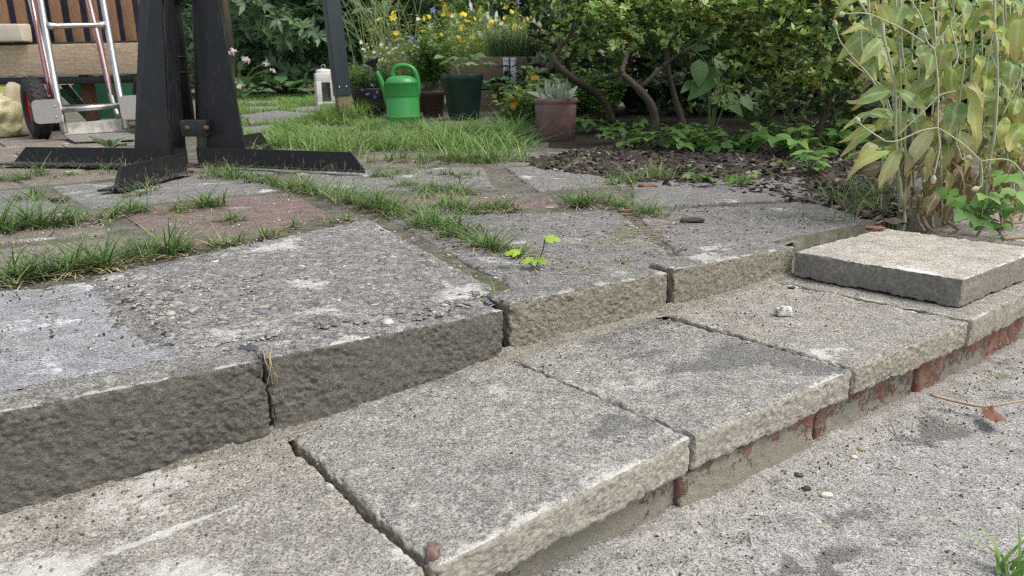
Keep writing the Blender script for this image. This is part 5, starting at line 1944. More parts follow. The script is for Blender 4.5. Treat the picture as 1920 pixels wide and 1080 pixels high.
# long soft grass in front of the pots and around the post
pl = [on_patio(*p) for p in [(455, 300), (520, 240), (600, 226), (730, 236), (860, 236), (985, 240), (1010, 264), (1000, 300), (880, 312), (760, 306), (690, 312), (600, 300)]]
P = scatter(pl, 15000, r)
P = np.column_stack([P, zu(P[:, 0], P[:, 1]) - .006])
pd = np.linalg.norm(P[:, :2] - pb[:2], axis=1)
den = fbm(P, 4.5, 3, 18)
pyy = np.array(prj(P.T[0:3].T[0]))[1] if False else np.array([prj(q_)[1] for q_ in P])
kp_ = (den > -.25) & (r.uniform(0, 1, len(P)) < np.clip((296 - pyy + 22 * den) / 34, .03, 1))
P, den, pd = P[kp_], den[kp_], pd[kp_]
back_ = np.clip((P[:, 1] - 4.2) / .6, 0, 1)
H = (.028 + .075 * np.clip(den + .25, 0, 1.2) * (1 - .55 * back_) + .05 * np.exp(-pd / .25)) * r.uniform(.35, 1.5, len(P))
V, F, ti, tv = blades(P, H, .95, .0042, 5, 5, 1.1)
add('long_grass', MB().put(V, F, tint=np.clip(.15 + .85 * ti, 0, 1), tt=tv), L_GRASS, kind='stuff')
# tallest tuft hugging the post
a = r.uniform(0, 6.283, 420)
q = np.abs(r.normal(0, .11, 420)) + .03
P = np.column_stack([pb[0] + np.cos(a) * q, pb[1] + np.sin(a) * q - .05, np.full(420, .055)])
V, F, ti, tv = blades(P, r.uniform(.06, .20, 420), .8, .0045, 6, 5, 1.1)
add('grass_tuft', MB().put(V, F, tint=.2 + .7 * ti, tt=tv), L_GRASS, None, 'tall arching grass tuft round the foot of the wooden post', 'grass')

# ------------------------------------------------------------------ grass in the paving joints
GL = [  # pixel polyline end points, half width (m), blades, height (m)
    (985, 492, 930, 470, .012, 90, .030), (930, 470, 860, 440, .016, 240, .042), (860, 440, 760, 405, .022, 420, .050), (760, 405, 650, 375, .030, 480, .052), (650, 375, 560, 352, .035, 330, .048), (560, 352, 400, 322, .03, 260, .045),
    (960, 395, 820, 382, .035, 300, .034), (900, 372, 760, 345, .05, 420, .034), (840, 400, 975, 392, .015, 120, .028), (980, 300, 840, 300, .06, 300, .04), (900, 330, 700, 318, .05, 260, .03),
    (60, 522, 200, 498, .022, 330, .060), (200, 498, 340, 468, .020, 330, .055), (340, 468, 470, 455, .012, 110, .035), (480, 447, 540, 440, .012, 70, .032), (540, 425, 650, 405, .016, 80, .028), (-60, 545, 60, 520, .02, 150, .05),
    (0, 440, 70, 420, .030, 330, .075), (70, 430, 180, 415, .028, 160, .055), (190, 405, 280, 395, .018, 150, .045), (330, 400, 400, 385, .022, 230, .048), (400, 420, 460, 415, .012, 60, .035), (400, 330, 520, 345, .035, 330, .040), (520, 350, 620, 372, .03, 160, .038),
    (0, 340, 90, 325, .05, 200, .05), (90, 330, 260, 320, .04, 140, .045), (240, 370, 300, 350, .02, 70, .045), (20, 380, 90, 370, .04, 120, .05),
    (1075, 385, 1150, 378, .025, 170, .040), (1150, 380, 1240, 408, .018, 200, .045), (1140, 345, 1250, 335, .05, 260, .045), (1190, 330, 1260, 330, .06, 120, .05), (1050, 370, 1110, 380, .02, 60, .03),
    (1380, 395, 1560, 415, .02, 60, .02), (1590, 360, 1660, 400, .05, 90, .05), (690, 330, 760, 335, .03, 90, .03), (1020, 300, 1100, 310, .06, 80, .03), (905, 553, 925, 550, .004, 5, .03), (700, 300, 850, 302, .08, 330, .04)]
Ps, Hs = [], []
for (x0, y0, x1, y1, hw, n, h) in GL:
    a, b = on_patio(x0, y0), on_patio(x1, y1)
    n = int(n * .92)
    # clumps along the line
    nc = max(3, n // 11)
    ct = r.uniform(0, 1, nc)
    cw = r.uniform(.3, 1.55, nc)
    w = r.integers(0, nc, n)
    t = np.clip(ct[w] + r.normal(0, .035, n), 0, 1)
    dirn = (b - a)[:2] / np.linalg.norm((b - a)[:2])
    side = np.array([-dirn[1], dirn[0]])
    off = r.normal(0, hw * .75, nc)[w] + r.normal(0, .007, n)
    p = a[:2] + (b - a)[:2] * t[:, None] + side * off[:, None]
    Ps.append(p)
    Hs.append(h * cw[w] * r.uniform(.45, 1.2, n))
P = np.concatenate(Ps)
H = np.concatenate(Hs)
P3_ = np.column_stack([P, zu(P[:, 0], P[:, 1]) - .003])
V, F, ti, tv = blades(P3_, H * .92, 1.15, .0028, 9, 5, .9)
add('joint_grass', MB().put(V, F, tint=np.clip(ti, 0, 1) * .92, tt=tv), L_GRASS2, kind='stuff')
# dry straw caught between the blades
n = 4200
w = r.integers(0, len(P), n)
c = P[w] + r.normal(0, .02, (n, 2))
z = zu(c[:, 0], c[:, 1]) + r.uniform(.002, .007, n)
a = r.uniform(0, 6.283, n)
D_ = np.column_stack([np.cos(a), np.sin(a), r.normal(0, .12, n)])
V, F, idx, tv = leaf_batch(np.column_stack([c, z]), D_, np.column_stack([np.zeros(n), np.zeros(n), np.ones(n)]), r.uniform(.015, .06, n), .0022, 2, .1, .1)
mb = MB().put(V, F, tint=r.uniform(0, 1, n)[idx], tt=tv)
for (x, y, sx, sy, n) in [(1180, 450, 110, 30, 260), (1080, 505, 60, 18, 60), (1230, 420, 60, 20, 90), (330, 405, 60, 12, 60), (1200, 360, 90, 25, 90)]:
    for k in range(n):
        p = on_patio(x + r.normal(0, sx * .5), y + r.normal(0, sy * .5)) + [0, 0, .004]
        a = r.normal(.5, .9)
        V, F, idx, tv = leaf_batch(p[None], np.array([[math.cos(a), math.sin(a), r.normal(0, .05)]]), np.array([[0, 0, 1.0]]), r.uniform(.015, .05), .0013, 2, .05, .1)
        mb.put(V, F, tint=r.uniform(0, 1), tt=tv)
n = 170
cuv = np.column_stack([r.uniform(-.3, 1.1, n), -.33 - np.abs(r.normal(0, .13, n))])
for k in range(n):
    xy = O0 + cuv[k, 0] * EX + cuv[k, 1] * EY
    a = r.uniform(0, 6.283)
    z_ = float(yard_z(cuv[k:k + 1, 0], cuv[k:k + 1, 1])[0])
    V, F, idx, tv = leaf_batch(np.array([[xy[0], xy[1], z_ + .0015]]), np.array([[math.cos(a), math.sin(a), r.normal(0, .06)]]), np.array([[0, 0, 1.0]]), r.uniform(.006, .035), r.uniform(.0007, .0016), 3, r.normal(0, .1), .3)
    V = V + np.array([-math.sin(a), math.cos(a), 0]) * (tv ** 2 * r.normal(0, .006))[:, None]
    mb.put(V, F, tint=r.uniform(-1.2, 1), tt=tv)
add('straw', mb, L_STRAW, kind='stuff')

# ------------------------------------------------------------------ dark earth below the shrubs
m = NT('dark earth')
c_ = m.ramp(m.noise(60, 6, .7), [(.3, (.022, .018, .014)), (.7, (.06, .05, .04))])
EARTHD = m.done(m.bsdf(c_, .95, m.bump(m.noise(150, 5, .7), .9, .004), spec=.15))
au = np.linspace(0, 1, 60)
c0_, c1_, c2_, c3_ = on_patio(1030, 276), on_patio(1760, 310), np.array([6.5, 7.2, 0]), np.array([.35, 8.2, 0])
A_, B_ = np.meshgrid(au, au, indexing='ij')
A_, B_ = A_.reshape(-1, 1), B_.reshape(-1, 1)
XY = (c0_ * (1 - A_) * (1 - B_) + c1_ * A_ * (1 - B_) + c2_ * A_ * B_ + c3_ * (1 - A_) * B_)[:, :2]
zz = zu(XY[:, 0], XY[:, 1]) - .001 + fbm(np.column_stack([XY, zu(XY[:, 0], XY[:, 1])]), 9, 4, 2) * .004
add('shrub_bed', (np.column_stack([XY, zz]), grid_faces(60, 60)), EARTHD, kind='structure')

# ------------------------------------------------------------------ bark mulch and litter
pl = [on_patio(*p) for p in [(985, 302), (1080, 282), (1200, 268), (1420, 262), (1640, 280), (1700, 420), (1610, 405), (1540, 385), (1380, 362), (1250, 350), (1180, 338), (1020, 318)]]


def chips(poly, n, size, r, zfun, flat=.3):
    c = scatter(poly, n, r)
    return chips_at(c, zfun(c[:, 0], c[:, 1]), size, r, flat)


OCT_F = np.array([[0, 1, 4], [1, 2, 4], [2, 3, 4], [3, 0, 4], [1, 0, 5], [2, 1, 5], [3, 2, 5], [0, 3, 5]])


def chips_at(c, z, size, r, flat=.3, tilt=.35, elong=2.2):
    n = len(c)
    s = size * np.minimum(r.lognormal(0, .45, n), 1.9)
    a = r.uniform(0, 6.283, n)
    base = np.array([[1, 0, 0], [0, 1, 0], [-1, 0, 0], [0, -1, 0], [0, 0, 1], [0, 0, -1]], float)
    V = base[None] * r.uniform(.6, 1.4, (n, 6, 1))
    V = V * (np.stack([s * r.uniform(1, elong, n), s, s * flat * 2], -1)[:, None, :]) * .5
    tx, ty = r.normal(0, tilt, n), r.normal(0, tilt, n)
    V[:, :, 2] += V[:, :, 0] * tx[:, None] + V[:, :, 1] * ty[:, None]
    ca, sa = np.cos(a)[:, None], np.sin(a)[:, None]
    X = V[:, :, 0] * ca - V[:, :, 1] * sa
    Y = V[:, :, 0] * sa + V[:, :, 1] * ca
    V = np.stack([X + c[:, :1], Y + c[:, 1:2], V[:, :, 2] + z[:, None] + (s * flat * .5)[:, None]], -1)
    F = (np.arange(n)[:, None, None] * 6 + OCT_F[None]).reshape(-1, 3)
    return V.reshape(-1, 3), F, np.repeat(r.uniform(0, 1, n), 6)


m = NT('bark mulch')
c_ = m.ramp(m.attr('tint'), [(0, (.028, .024, .02)), (.5, (.06, .05, .042)), (.88, (.11, .092, .077)), (1, (.30, .26, .21))])
MULCH = m.done(m.bsdf(c_, .9, m.bump(m.noise(220, 4), .6, .002), spec=.2))
V, F, ti = chips(pl, 10500, .0125, r, lambda x, y: zu(x, y) - .002, .28)
add('bark_mulch', MB().put(V, F, tint=ti), MULCH, kind='stuff', smooth=False)
pl2 = [W(.4, .9), W(1.7, .1), W(2.4, .3), W(2.6, 2.5), W(1.2, 2.2)]
V, F, ti = chips(pl2, 2500, .013, r, lambda x, y: zu(x, y) - .006, .28)

# small dark and light grit on treads, yard and patio
m = NT('grit')
c_ = m.ramp(m.attr('tint'), [(0, (.05, .045, .04)), (.4, (.14, .125, .10)), (.8, (.33, .30, .25)), (1, (.62, .58, .50))], 'LINEAR')
GRIT = m.done(m.bsdf(c_, .9, spec=.25))
mb = MB()
# yard
n = 1900
cuv = np.column_stack([r.uniform(-.45, 1.25, n), -.31 - np.abs(r.normal(0, .22, n))])
cuv = cuv[cuv[:, 1] > -.85]
xy = O0 + cuv[:, :1] * EX + cuv[:, 1:] * EY
V, F, ti = chips_at(xy, yard_z(cuv[:, 0], cuv[:, 1]), .0019, r, .5, .3, 1.8)
mb.put(V, F, tint=ti)
n = 600
cuv = np.column_stack([r.uniform(-.3, 1.1, n), -.318 - np.abs(r.normal(0, .028, n))])
xy = O0 + cuv[:, :1] * EX + cuv[:, 1:] * EY
V, F, ti = chips_at(xy, yard_z(cuv[:, 0], cuv[:, 1]), .0015, r, .6, .3, 1.8)
mb.put(V, F, tint=ti * .85)
# treads: more towards the riser
n = 1300
cuv = np.column_stack([r.uniform(-.7, .7, n), -.03 - np.abs(r.normal(0, .075, n))])
cuv = cuv[cuv[:, 1] > -.30]
xy = O0 + cuv[:, :1] * EX + cuv[:, 1:] * EY
V, F, ti = chips_at(xy, np.full(len(xy), .0005), .0016, r, .5, .3, 1.8)
mb.put(V, F, tint=ti)
# patio
n = 7500
cuv = np.column_stack([r.uniform(-1.0, 1.0, n), np.abs(r.normal(0, .7, n)) + .08])
xy = O0 + cuv[:, :1] * EX + cuv[:, 1:] * EY
V, F, ti = chips_at(xy, zu(xy[:, 0], xy[:, 1]) + .0005, .0024, r, .45, .3, 2.0)
mb.put(V, F, tint=ti)
add('grit', mb, GRIT, kind='stuff', smooth=False)

# pebbles standing proud in the washed aggregate slab
aggq = [W(-.395, .05), W(-.30, .008), W(-.008, .010), W(.03, .070), W(.155, .69), W(-.388, .455)]
n = 1500
c = scatter(aggq, n, r)
th_ = np.linspace(0, math.pi, 5)
sv, sf = lathe([(math.sin(t), math.cos(t)) for t in th_], 7)
s = .0026 * r.lognormal(0, .45, n)
s = np.minimum(s, .0085)
a = r.uniform(0, 6.283, n)
B = sv[None] * np.stack([s * r.uniform(1, 1.8, n), s, s * r.uniform(.35, .6, n)], -1)[:, None]
B = B * (1 + .12 * r.normal(size=B.shape[:2]))[..., None]
X = B[:, :, 0] * np.cos(a)[:, None] - B[:, :, 1] * np.sin(a)[:, None]
Y = B[:, :, 0] * np.sin(a)[:, None] + B[:, :, 1] * np.cos(a)[:, None]
V = np.stack([X + c[:, :1], Y + c[:, 1:], B[:, :, 2] + (zu(c[:, 0], c[:, 1]) + .0012)[:, None]], -1).reshape(-1, 3)
F = (np.arange(n)[:, None, None] * len(sv) + sf[None]).reshape(-1, 4)
m = NT('aggregate pebbles')
c_ = m.ramp(m.attr('tint'), [(0, (.075, .075, .075)), (.3, (.16, .155, .15)), (.55, (.22, .21, .195)), (.75, (.33, .31, .28)), (.84, (.12, .13, .155)), (.92, (.30, .20, .165)), (1, (.55, .53, .48))])
c_ = m.mix(m.ramp(m.noise(700, 3), [(.5, 0.0), (.65, .6)]), c_, (.42, .41, .38))
PEB = m.done(m.bsdf(c_, .75, m.bump(m.noise(500, 3), .4, .001), spec=.3))
slabB = [o for o in patio.children if o.get('label', '').startswith('rough slab')][0]
pe = add('aggregate', (V, F, dict(tint=np.repeat(r.uniform(0, 1, n), len(sv)))), PEB, slabB, kind='stuff')

# ------------------------------------------------------------------ single bits lying about
def pebble(name, p, dim, mat, seed, label, cat='pebble', amp=.18, group=None):
    V, F = lumpy(p, dim, seed, amp, 14, True)
    V[:, 2] += dim[2] * .42
    return add(name, MB().put(V, F), mat, None, label, cat, group)


pebble('pebble', P0(812, 1040) + [0, 0, -.007], (.0135, .016, .017), STONE_R, 11, 'small reddish brown pebble wedged in the joint at the front slab corner', amp=.34)
pebble('rubble', P0(1468, 592), (.026, .018, .016), STONE_W, 8, 'white crumbly rubble chip on the sandy tread slab', 'rubble', .3)
pebble('slate_chip', on_patio(466, 659) + [0, 0, .001], (.022, .011, .005), SLATE, 4, 'dark slate flake on the riser edge by the block joint', 'stone chip')
pebble('pebble', on_patio(716, 493) + [0, 0, .001], (.013, .009, .006), STONE_R, 6, 'small pinkish pebble in the middle of the rough aggregate slab')
for k, (x, y, w, lab) in enumerate([(1297, 418, .05, 'dark bark piece lying on the large grey slab'), (1172, 398, .032, 'reddish bark scrap at the end of the joint grass'), (112, 378, .05, 'thin dark bark strip on the paver left of the front stand foot'), (1215, 352, .05, 'reddish brown bark strip at the mulch edge'), (1484, 541, .013, 'black crumb of bark near the loose slab front'), (1582, 520, .03, 'dark bark crumb against the loose slab'), (1640, 432, .04, 'flat brown leaf scrap on the back edge of the loose slab')]):
    p = on_patio(x, y) if y < 430 else (P0(x, y) if y > 500 else on_z(x, y, .047))
    V, F = lumpy(p + [0, 0, .001], (w, w * .42, w * .22), 20 + k, .35, 12, True)
    V[:, 2] += w * .08
    add('bark_piece', MB().put(V, F), DRYLEAF if k in (1, 3, 6) else BARK, None, lab, 'bark piece')
ym = UV(on_z(1830, 750, LZ))
tw = empty('twig', on_z(1830, 755, LZ), 'long pale dry twig lying across the yard by the bricks', 'twig')
pts = [on_z(x, y, LZ + z) for x, y, z in ((1745, 740, .012), (1790, 752, .006), (1840, 762, .006), (1885, 757, .010), (1935, 748, .014))]
add('twig_stem', MB().put(*tube(curve(pts, 16), np.linspace(.0022, .0016, 16), 6)), TWIG, tw)
add('side_shoot', MB().put(*tube(curve([on_z(1835, 761, LZ + .006), on_z(1862, 777, LZ + .004), on_z(1880, 781, LZ + .004)], 8), .0009, 5)), TWIG, tw)
pts = [on_z(x, y, LZ) for x, y in ((1838, 778), (1856, 772), (1872, 782), (1888, 797), (1870, 804), (1850, 795))]
cen = np.mean(pts, 0)
V = [cen + [0, 0, .008]]
for k in range(24):
    a = k / 24 * 6
    i, f_ = int(a), a % 1
    p = pts[i] * (1 - f_) + pts[(i + 1) % 6] * f_
    V.append(cen + (p - cen) * (1 + .22 * (k % 2) - .1) + [0, 0, .004 + .007 * rnd.random()])
F = np.array([[0, 1 + k, 1 + (k + 1) % 24] for k in range(24)])
add('dead_leaf', (np.array(V), F), DRYLEAF, None, 'curled reddish brown dead leaf under the dry twig', 'leaf')
for k, (x, y, d, mt, lab, ct) in enumerate([(1602, 853, .009, CREAM, 'small cream pebble on the yard near the brick joint', 'pebble'), (1498, 892, .010, SLATE, 'black stone chip on the yard below the tread slab', 'stone chip'), (1550, 925, .013, CREAM, 'flat pale leaf scrap on the yard below the bricks', 'scrap'), (1475, 890, .005, STONE_W, 'tiny white pebble beside a black chip on the yard', 'pebble'), (1512, 912, .010, BARK, 'dark bark crumb on the yard next to a pale scrap', 'bark piece'), (1616, 836, .011, TWIG, 'tan seed husk on the yard by the brick corner', 'seed husk')]):
    p = on_z(x, y, LZ - .002)
    uvv = UV(p)
    p[2] = float(yard_z(np.array([uvv[0]]), np.array([uvv[1]]))[0])
    V, F = lumpy(p + [0, 0, d * .15], (d, d * .75, d * .45), 40 + k, .25, 10, True)
    add('pebble' if ct == 'pebble' else ct.replace(' ', '_'), MB().put(V, F), mt, None, lab, ct)
# dry rootlets hanging from the riser joint
rb = P0(514, 818) + [0, 0, .085]
ms = MB()
for k in range(5):
    e = rb + np.array([rnd.uniform(-.003, .014), -.008 - rnd.random() * .008, -rnd.uniform(.012, .042)])
    ms.put(*tube(curve([rb + [rnd.uniform(-.004, .006), .004, .008], rb + [rnd.uniform(-.002, .01), -.012, .0], e], 7), .00045, 4, False), tint=rnd.random())
add('dry_roots', ms, L_STRAW, None, 'dry straw coloured roots hanging from the joint between two riser blocks', 'roots')

# seedling between the slabs
sb = on_patio(1003, 500) - [0, 0, .004]
sd_o = empty('seedling', sb, 'bright yellow green seedling sprouting from the joint behind the riser', 'seedling')
L_SEED = gl('seedling leaf', (.30, .48, .05), (.42, .58, .08), trans=.4, rough=.5)
ms = MB()
for (x, y, ax, ay) in [(1022, 447, 1, 0), (975, 472, -1, 0), (1002, 486, .3, -1)]:
    e = at(x, y, sb[1] - .012)
    ms.put(*tube(curve([sb, (sb + e) / 2 + [.004 * ax, 0, .004], e], 8), .0011, 5, False))
    mb = MB()
    for a in np.linspace(-1.9, 1.9, 5):
        aa = (0 if ax > .5 else math.pi if ax < -.5 else -1.57) + a * .62
        D_ = np.array([[math.cos(aa), math.sin(aa) * .8, .12]])
        V, F, idx, tv = leaf_batch(e[None], D_, np.array([[0, -.55, 1.0]]), .025 * (1 - .05 * a * a), .0085, 6, .35, .15, .9)
        for j in range(1, 6):
            for s_ in (0, 2):
                V[j * 3 + s_] += (V[j * 3 + s_] - V[j * 3 + 1]) * (.35 if j % 2 else -.15)
        mb.put(V, F, tint=rnd.random(), tt=tv)
    add('leaf', mb, L_SEED, sd_o)
add('stems', ms, STEM_G, sd_o)


def tuft(name, p, n, h, label, seed, wid=.003, lean=.6, mat=L_GRASS, spread=.008, droop=.7):
    r = np.random.default_rng(seed)
    P = np.asarray(p) + np.column_stack([r.normal(0, spread, (n, 2)), np.zeros(n)])
    V, F, ti, tv = blades(P, h * r.uniform(.45, 1.1, n), lean, wid, seed, 6, droop)
    return add(name, MB().put(V, F, tint=.2 + .6 * ti, tt=tv), mat, None, label, 'grass')


pt_ = on_z(1888, 1072, LZ)
tuft('grass_tuft', pt_, 15, .050, 'small green grass tuft in the bottom right corner of the yard', 31, .0036, .75, spread=.007)
tuft('grass_tuft', on_patio(915, 552), 4, .032, 'two thin grass blades in the joint at the riser block corner', 32, .0014, .3, spread=.006)
# rosette by the trolley
p = on_patio(208, 282)
t = empty('yarrow', p, 'grey green feathery weed rosette in front of the hand truck toe plate', 'weed')
r2 = np.random.default_rng(66)
for k in range(16):
    a = r2.uniform(0, 6.283)
    D_ = np.array([[math.cos(a), math.sin(a), r2.uniform(.5, 1.4)]])
    V, F, idx, tv = leaf_batch(p[None] + D_ * .01, D_, np.array([[0, 0, 1.0]]), r2.uniform(.06, .10), .020, 6, .5, .2, .8)
    V[:, :] += (fbm(V, 130, 2, k) * .004)[:, None]
    add('leaf', MB().put(V, F, tint=np.full(len(V), r2.uniform(0, .8)), tt=tv), L_SILVER if k % 3 == 0 else L_HOSTA, t)
V, F, idx, tv = leaf_batch(*[np.array([[*at(512, 252, 4.0)]])] + [np.array([[0, 0, 1.0]]), np.array([[0, -1.0, 0]])], .03, .03, 3, .4, .2)
mbd = MB()
for k in range(9):
    a = k / 9 * 6.283
    V, F, idx, tv = leaf_batch(at(543, 250, 4.05)[None] + [0, 0, 0], np.array([[math.cos(a), -.2, math.sin(a)]]), np.array([[0, -1.0, .2]]), .018, .012, 2, .2, .1)
    mbd.put(V, F, tint=.6, tt=tv)
dz_ = empty('clover_flower', on_patio(543, 262), 'single white clover flower in the long grass left of the post', 'flower')
add('petals', mbd, F_WHITE, dz_)
add('stem', MB().put(*tube(curve([on_patio(543, 262), at(543, 250, 4.06)], 5), .0015, 4)), STEM_G, dz_)

# ------------------------------------------------------------------ the yellowing felted plant on the right
L_LY = {}
for nm_, stops, tip in [('green', [(.15, .25, .10), (.23, .34, .14), (.31, .41, .18)], (.50, .50, .20)), ('yellow', [(.25, .36, .09), (.36, .45, .13), (.47, .51, .18)], (.50, .36, .16)), ('pale', [(.40, .44, .20), (.53, .53, .29)], (.38, .25, .13)), ('dry', [(.15, .11, .07), (.26, .20, .135), (.38, .31, .22)], (.25, .16, .09))]:
    L_LY[nm_] = leaf_mat('felted leaf ' + nm_, [(i / (len(stops) - 1), c) for i, c in enumerate(stops)], trans=.32, rough=.75, veins=.55, tstops=([(.45, 0.0), (1.0, .85)], tip), spec=.2)
STEM_F = plain('felted stem', (.46, .49, .32), .9, 0, .25, 60, .3)
STEM_D = plain('dry stem', (.30, .23, .14), .9, 0, .35, 60, .5)
lyb = on_z(1770, 425, .03)
ly = empty('rose_campion', lyb, 'tall felted plant with drooping yellowing leaves behind the loose slab', 'plant')


def cr(X, Y):
    return 1540 + X / 2.347, Y / 2.347


def ly_leaf(a, b, w, kind, seed, sag=.12, nface=None, into=None):
    """one soft leaf from a to b, wavy, folded along the midrib"""
    r = np.random.default_rng(seed)
    L = np.linalg.norm(b - a)
    D_ = (b - a) / L
    N_ = nrm(np.array([r.normal(0, .4), -.75 + r.normal(0, .3), .75 + r.normal(0, .3)]) if nface is None else np.asarray(nface))
    V, F, idx, tv = leaf_batch(a[None], D_[None], N_[None], L, w, 9, sag, r.uniform(.05, .35), .82)
    # sagging mid part, waved margins, twist
    V = V + np.array([0, 0, 1.0]) * (np.sin(tv * math.pi) * L * r.uniform(.03, .16))[:, None]
    wav = fbm(np.column_stack([tv * 5, np.tile([0, 3, 7], 10)[:len(tv)], np.full(len(tv), seed)]), 1.0, 2, seed)
    V = V + N_ * (wav * w * .22)[:, None]
    tw = r.normal(0, 1.0)
    ctr = a + D_ * L * tv[:, None]
    rel = V - ctr
    ang = tw * tv ** 1.5
    ca, sa = np.cos(ang)[:, None], np.sin(ang)[:, None]
    V = ctr + rel * ca + np.cross(D_, rel) * sa + D_ * ((rel @ D_)[:, None]) * (1 - ca)
    me_mb = MB().put(V, F, tint=np.full(len(V), r.uniform(0, 1)), tt=tv, rib=np.tile([0, 1, 0], 10))
    if into is not None:
        into.setdefault(kind, MB()).put(*me_mb.data()[:2], **me_mb.data()[2])
        return None
    return add('leaf', me_mb, L_LY[kind], ly, origin=a)


# upright stems (crop pixels, depth)
r = np.random.default_rng(123)
stems = []
for (pts, Y) in [([(285, -60), (278, 150), (325, 430), (335, 640), (375, 920)], 1.56), ([(345, -60), (350, 200), (375, 400), (370, 640), (400, 930)], 1.66), ([(770, -60), (765, 150), (768, 510), (745, 700), (735, 830)], 1.52), ([(530, -60), (527, 160), (535, 400), (520, 650), (500, 880)], 1.75),
                 ([(620, -40), (625, 180), (610, 420), (600, 640), (590, 900)], 1.68), ([(670, -60), (665, 250), (650, 480), (655, 700), (640, 900)], 1.80), ([(880, 280), (862, 420), (840, 560), (830, 800)], 1.60), ([(435, -60), (430, 160), (420, 400), (440, 640), (450, 900)], 1.85), ([(710, -60), (705, 200), (720, 380), (700, 620), (690, 900)], 1.9),
                 ([(200, -60), (215, 120), (260, 330), (330, 560)], 1.62), ([(150, -20), (240, 140), (300, 330), (330, 600)], 1.7), ([(880, -60), (900, 160), (880, 400), (860, 700), (840, 900)], 1.75), ([(490, -60), (490, 150), (500, 330), (510, 560), (470, 900)], 1.95), ([(405, -60), (405, 120), (395, 400), (410, 900)], 2.0), ([(555, -60), (560, 300), (565, 600), (560, 900)], 2.05),
                 ([(960, -60), (950, 300), (930, 700), (900, 900)], 1.65), ([(820, -60), (830, 150), (800, 420), (790, 700), (780, 900)], 1.95), ([(250, -60), (255, 200), (290, 480), (350, 900)], 1.95)]:
    P_ = [at(*cr(x, y), Y) for x, y in pts]
    if pts[-1][1] > 800:
        P_[-1][2] = min(P_[-1][2], .05)
        P_.append(P_[-1] * [1, 1, 0] + [0, .01, .015])
    c = curve(P_, 40)
    c = c + np.column_stack([fbm(c, 9, 2, 3), fbm(c, 9, 2, 5), 0 * c[:, 0]]) * .004
    rad = np.full(40, .0024) * r.uniform(.85, 1.15)
    nodes = r.uniform(0, 1, 6)
    for q in nodes:
        rad = rad * (1 + .45 * np.exp(-((np.linspace(0, 1, 40) - q) / .015) ** 2))
    add('stem', MB().put(*tube(c, rad, 8)), STEM_F, ly)
    stems.append((c, nodes))
for k in range(16):
    x = r.uniform(260, 930)
    Y = r.uniform(1.6, 2.0)
    b_ = at(*cr(x, 880), Y)
    t_ = at(*cr(x + r.normal(0, 60) - 20, -70), Y + r.normal(0, .05))
    c = curve([np.array([b_[0], b_[1], .02]), b_ * .5 + t_ * .5 + [r.normal(0, .012), 0, 0], t_], 40)
    add('stem', MB().put(*tube(c, np.full(40, .0021), 6)), STEM_F, ly)
    stems.append((c, r.uniform(.3, 1, 3)))
# thin branching flower stems with buds
for pts, Y in [([(100, 60), (200, 60), (290, 95), (380, 140), (452, 188)], 1.45), ([(62, 118), (85, 185), (140, 255), (200, 320), (252, 392)], 1.5), ([(452, 150), (470, 190), (495, 215)], 1.44), ([(560, 110), (520, 180), (495, 215)], 1.45), ([(590, 60), (570, 112), (600, 240), (580, 300)], 1.46), ([(497, 212), (508, 300), (515, 420), (513, 560), (520, 650), (495, 775)], 1.42), ([(280, 622), (340, 618), (440, 575), (513, 562)], 1.42), ([(513, 562), (560, 590), (630, 640), (702, 708)], 1.41),
               ([(165, 540), (205, 572), (280, 620)], 1.42), ([(702, 708), (800, 700), (850, 720), (890, 768)], 1.40), ([(702, 708), (708, 760), (706, 812), (690, 828)], 1.40), ([(330, 600), (470, 470), (520, 420), (590, 400)], 1.5), ([(600, 640), (620, 700), (640, 690)], 1.5), ([(175, 120), (178, 200), (190, 260)], 1.55), ([(880, 330), (840, 420), (800, 500)], 1.5), ([(700, 190), (740, 230), (770, 300)], 1.5), ([(720, 330), (745, 200), (770, 60)], 1.55), ([(380, -20), (430, 60), (470, 160)], 1.5), ([(690, 0), (560, 120), (430, 280)], 1.58), ([(110, 258), (150, 290), (230, 350), (330, 430)], 1.55)]:
    P_ = [at(*cr(x, y), Y) for x, y in pts]
    c = curve(P_, 24)
    add('flower_stem', MB().put(*tube(c, np.linspace(.0011, .0016, 24), 6)), STEM_F, ly)
for (x, y, dx, dy, Y) in [(100, 60, -10, 3, 1.45), (62, 118, -2, -12, 1.5), (495, 775, -2, 14, 1.42), (165, 540, -6, -10, 1.42), (890, 770, 8, 10, 1.40), (690, 828, -12, 3, 1.40), (452, 150, -3, -10, 1.44), (175, 118, 0, -12, 1.55), (640, 690, 8, 4, 1.5)]:
    a = at(*cr(x, y), Y)
    b = at(*cr(x + dx * 2.2, y + dy * 2.2), Y)
    L_ = np.linalg.norm(b - a)
    Fm = frame(b - a, (0.1, 1, 0))
    V, F = lathe([(.0015, -.15 * L_), (.0048, .25 * L_), (.0052, .5 * L_), (.003, .9 * L_), (.0035, 1.05 * L_), (.0005, 1.0 * L_)], 10)
    V = np.stack([V[:, 2], V[:, 0], V[:, 1]], -1) @ Fm.T + a
    add('bud', MB().put(V, F), STEM_F, ly)
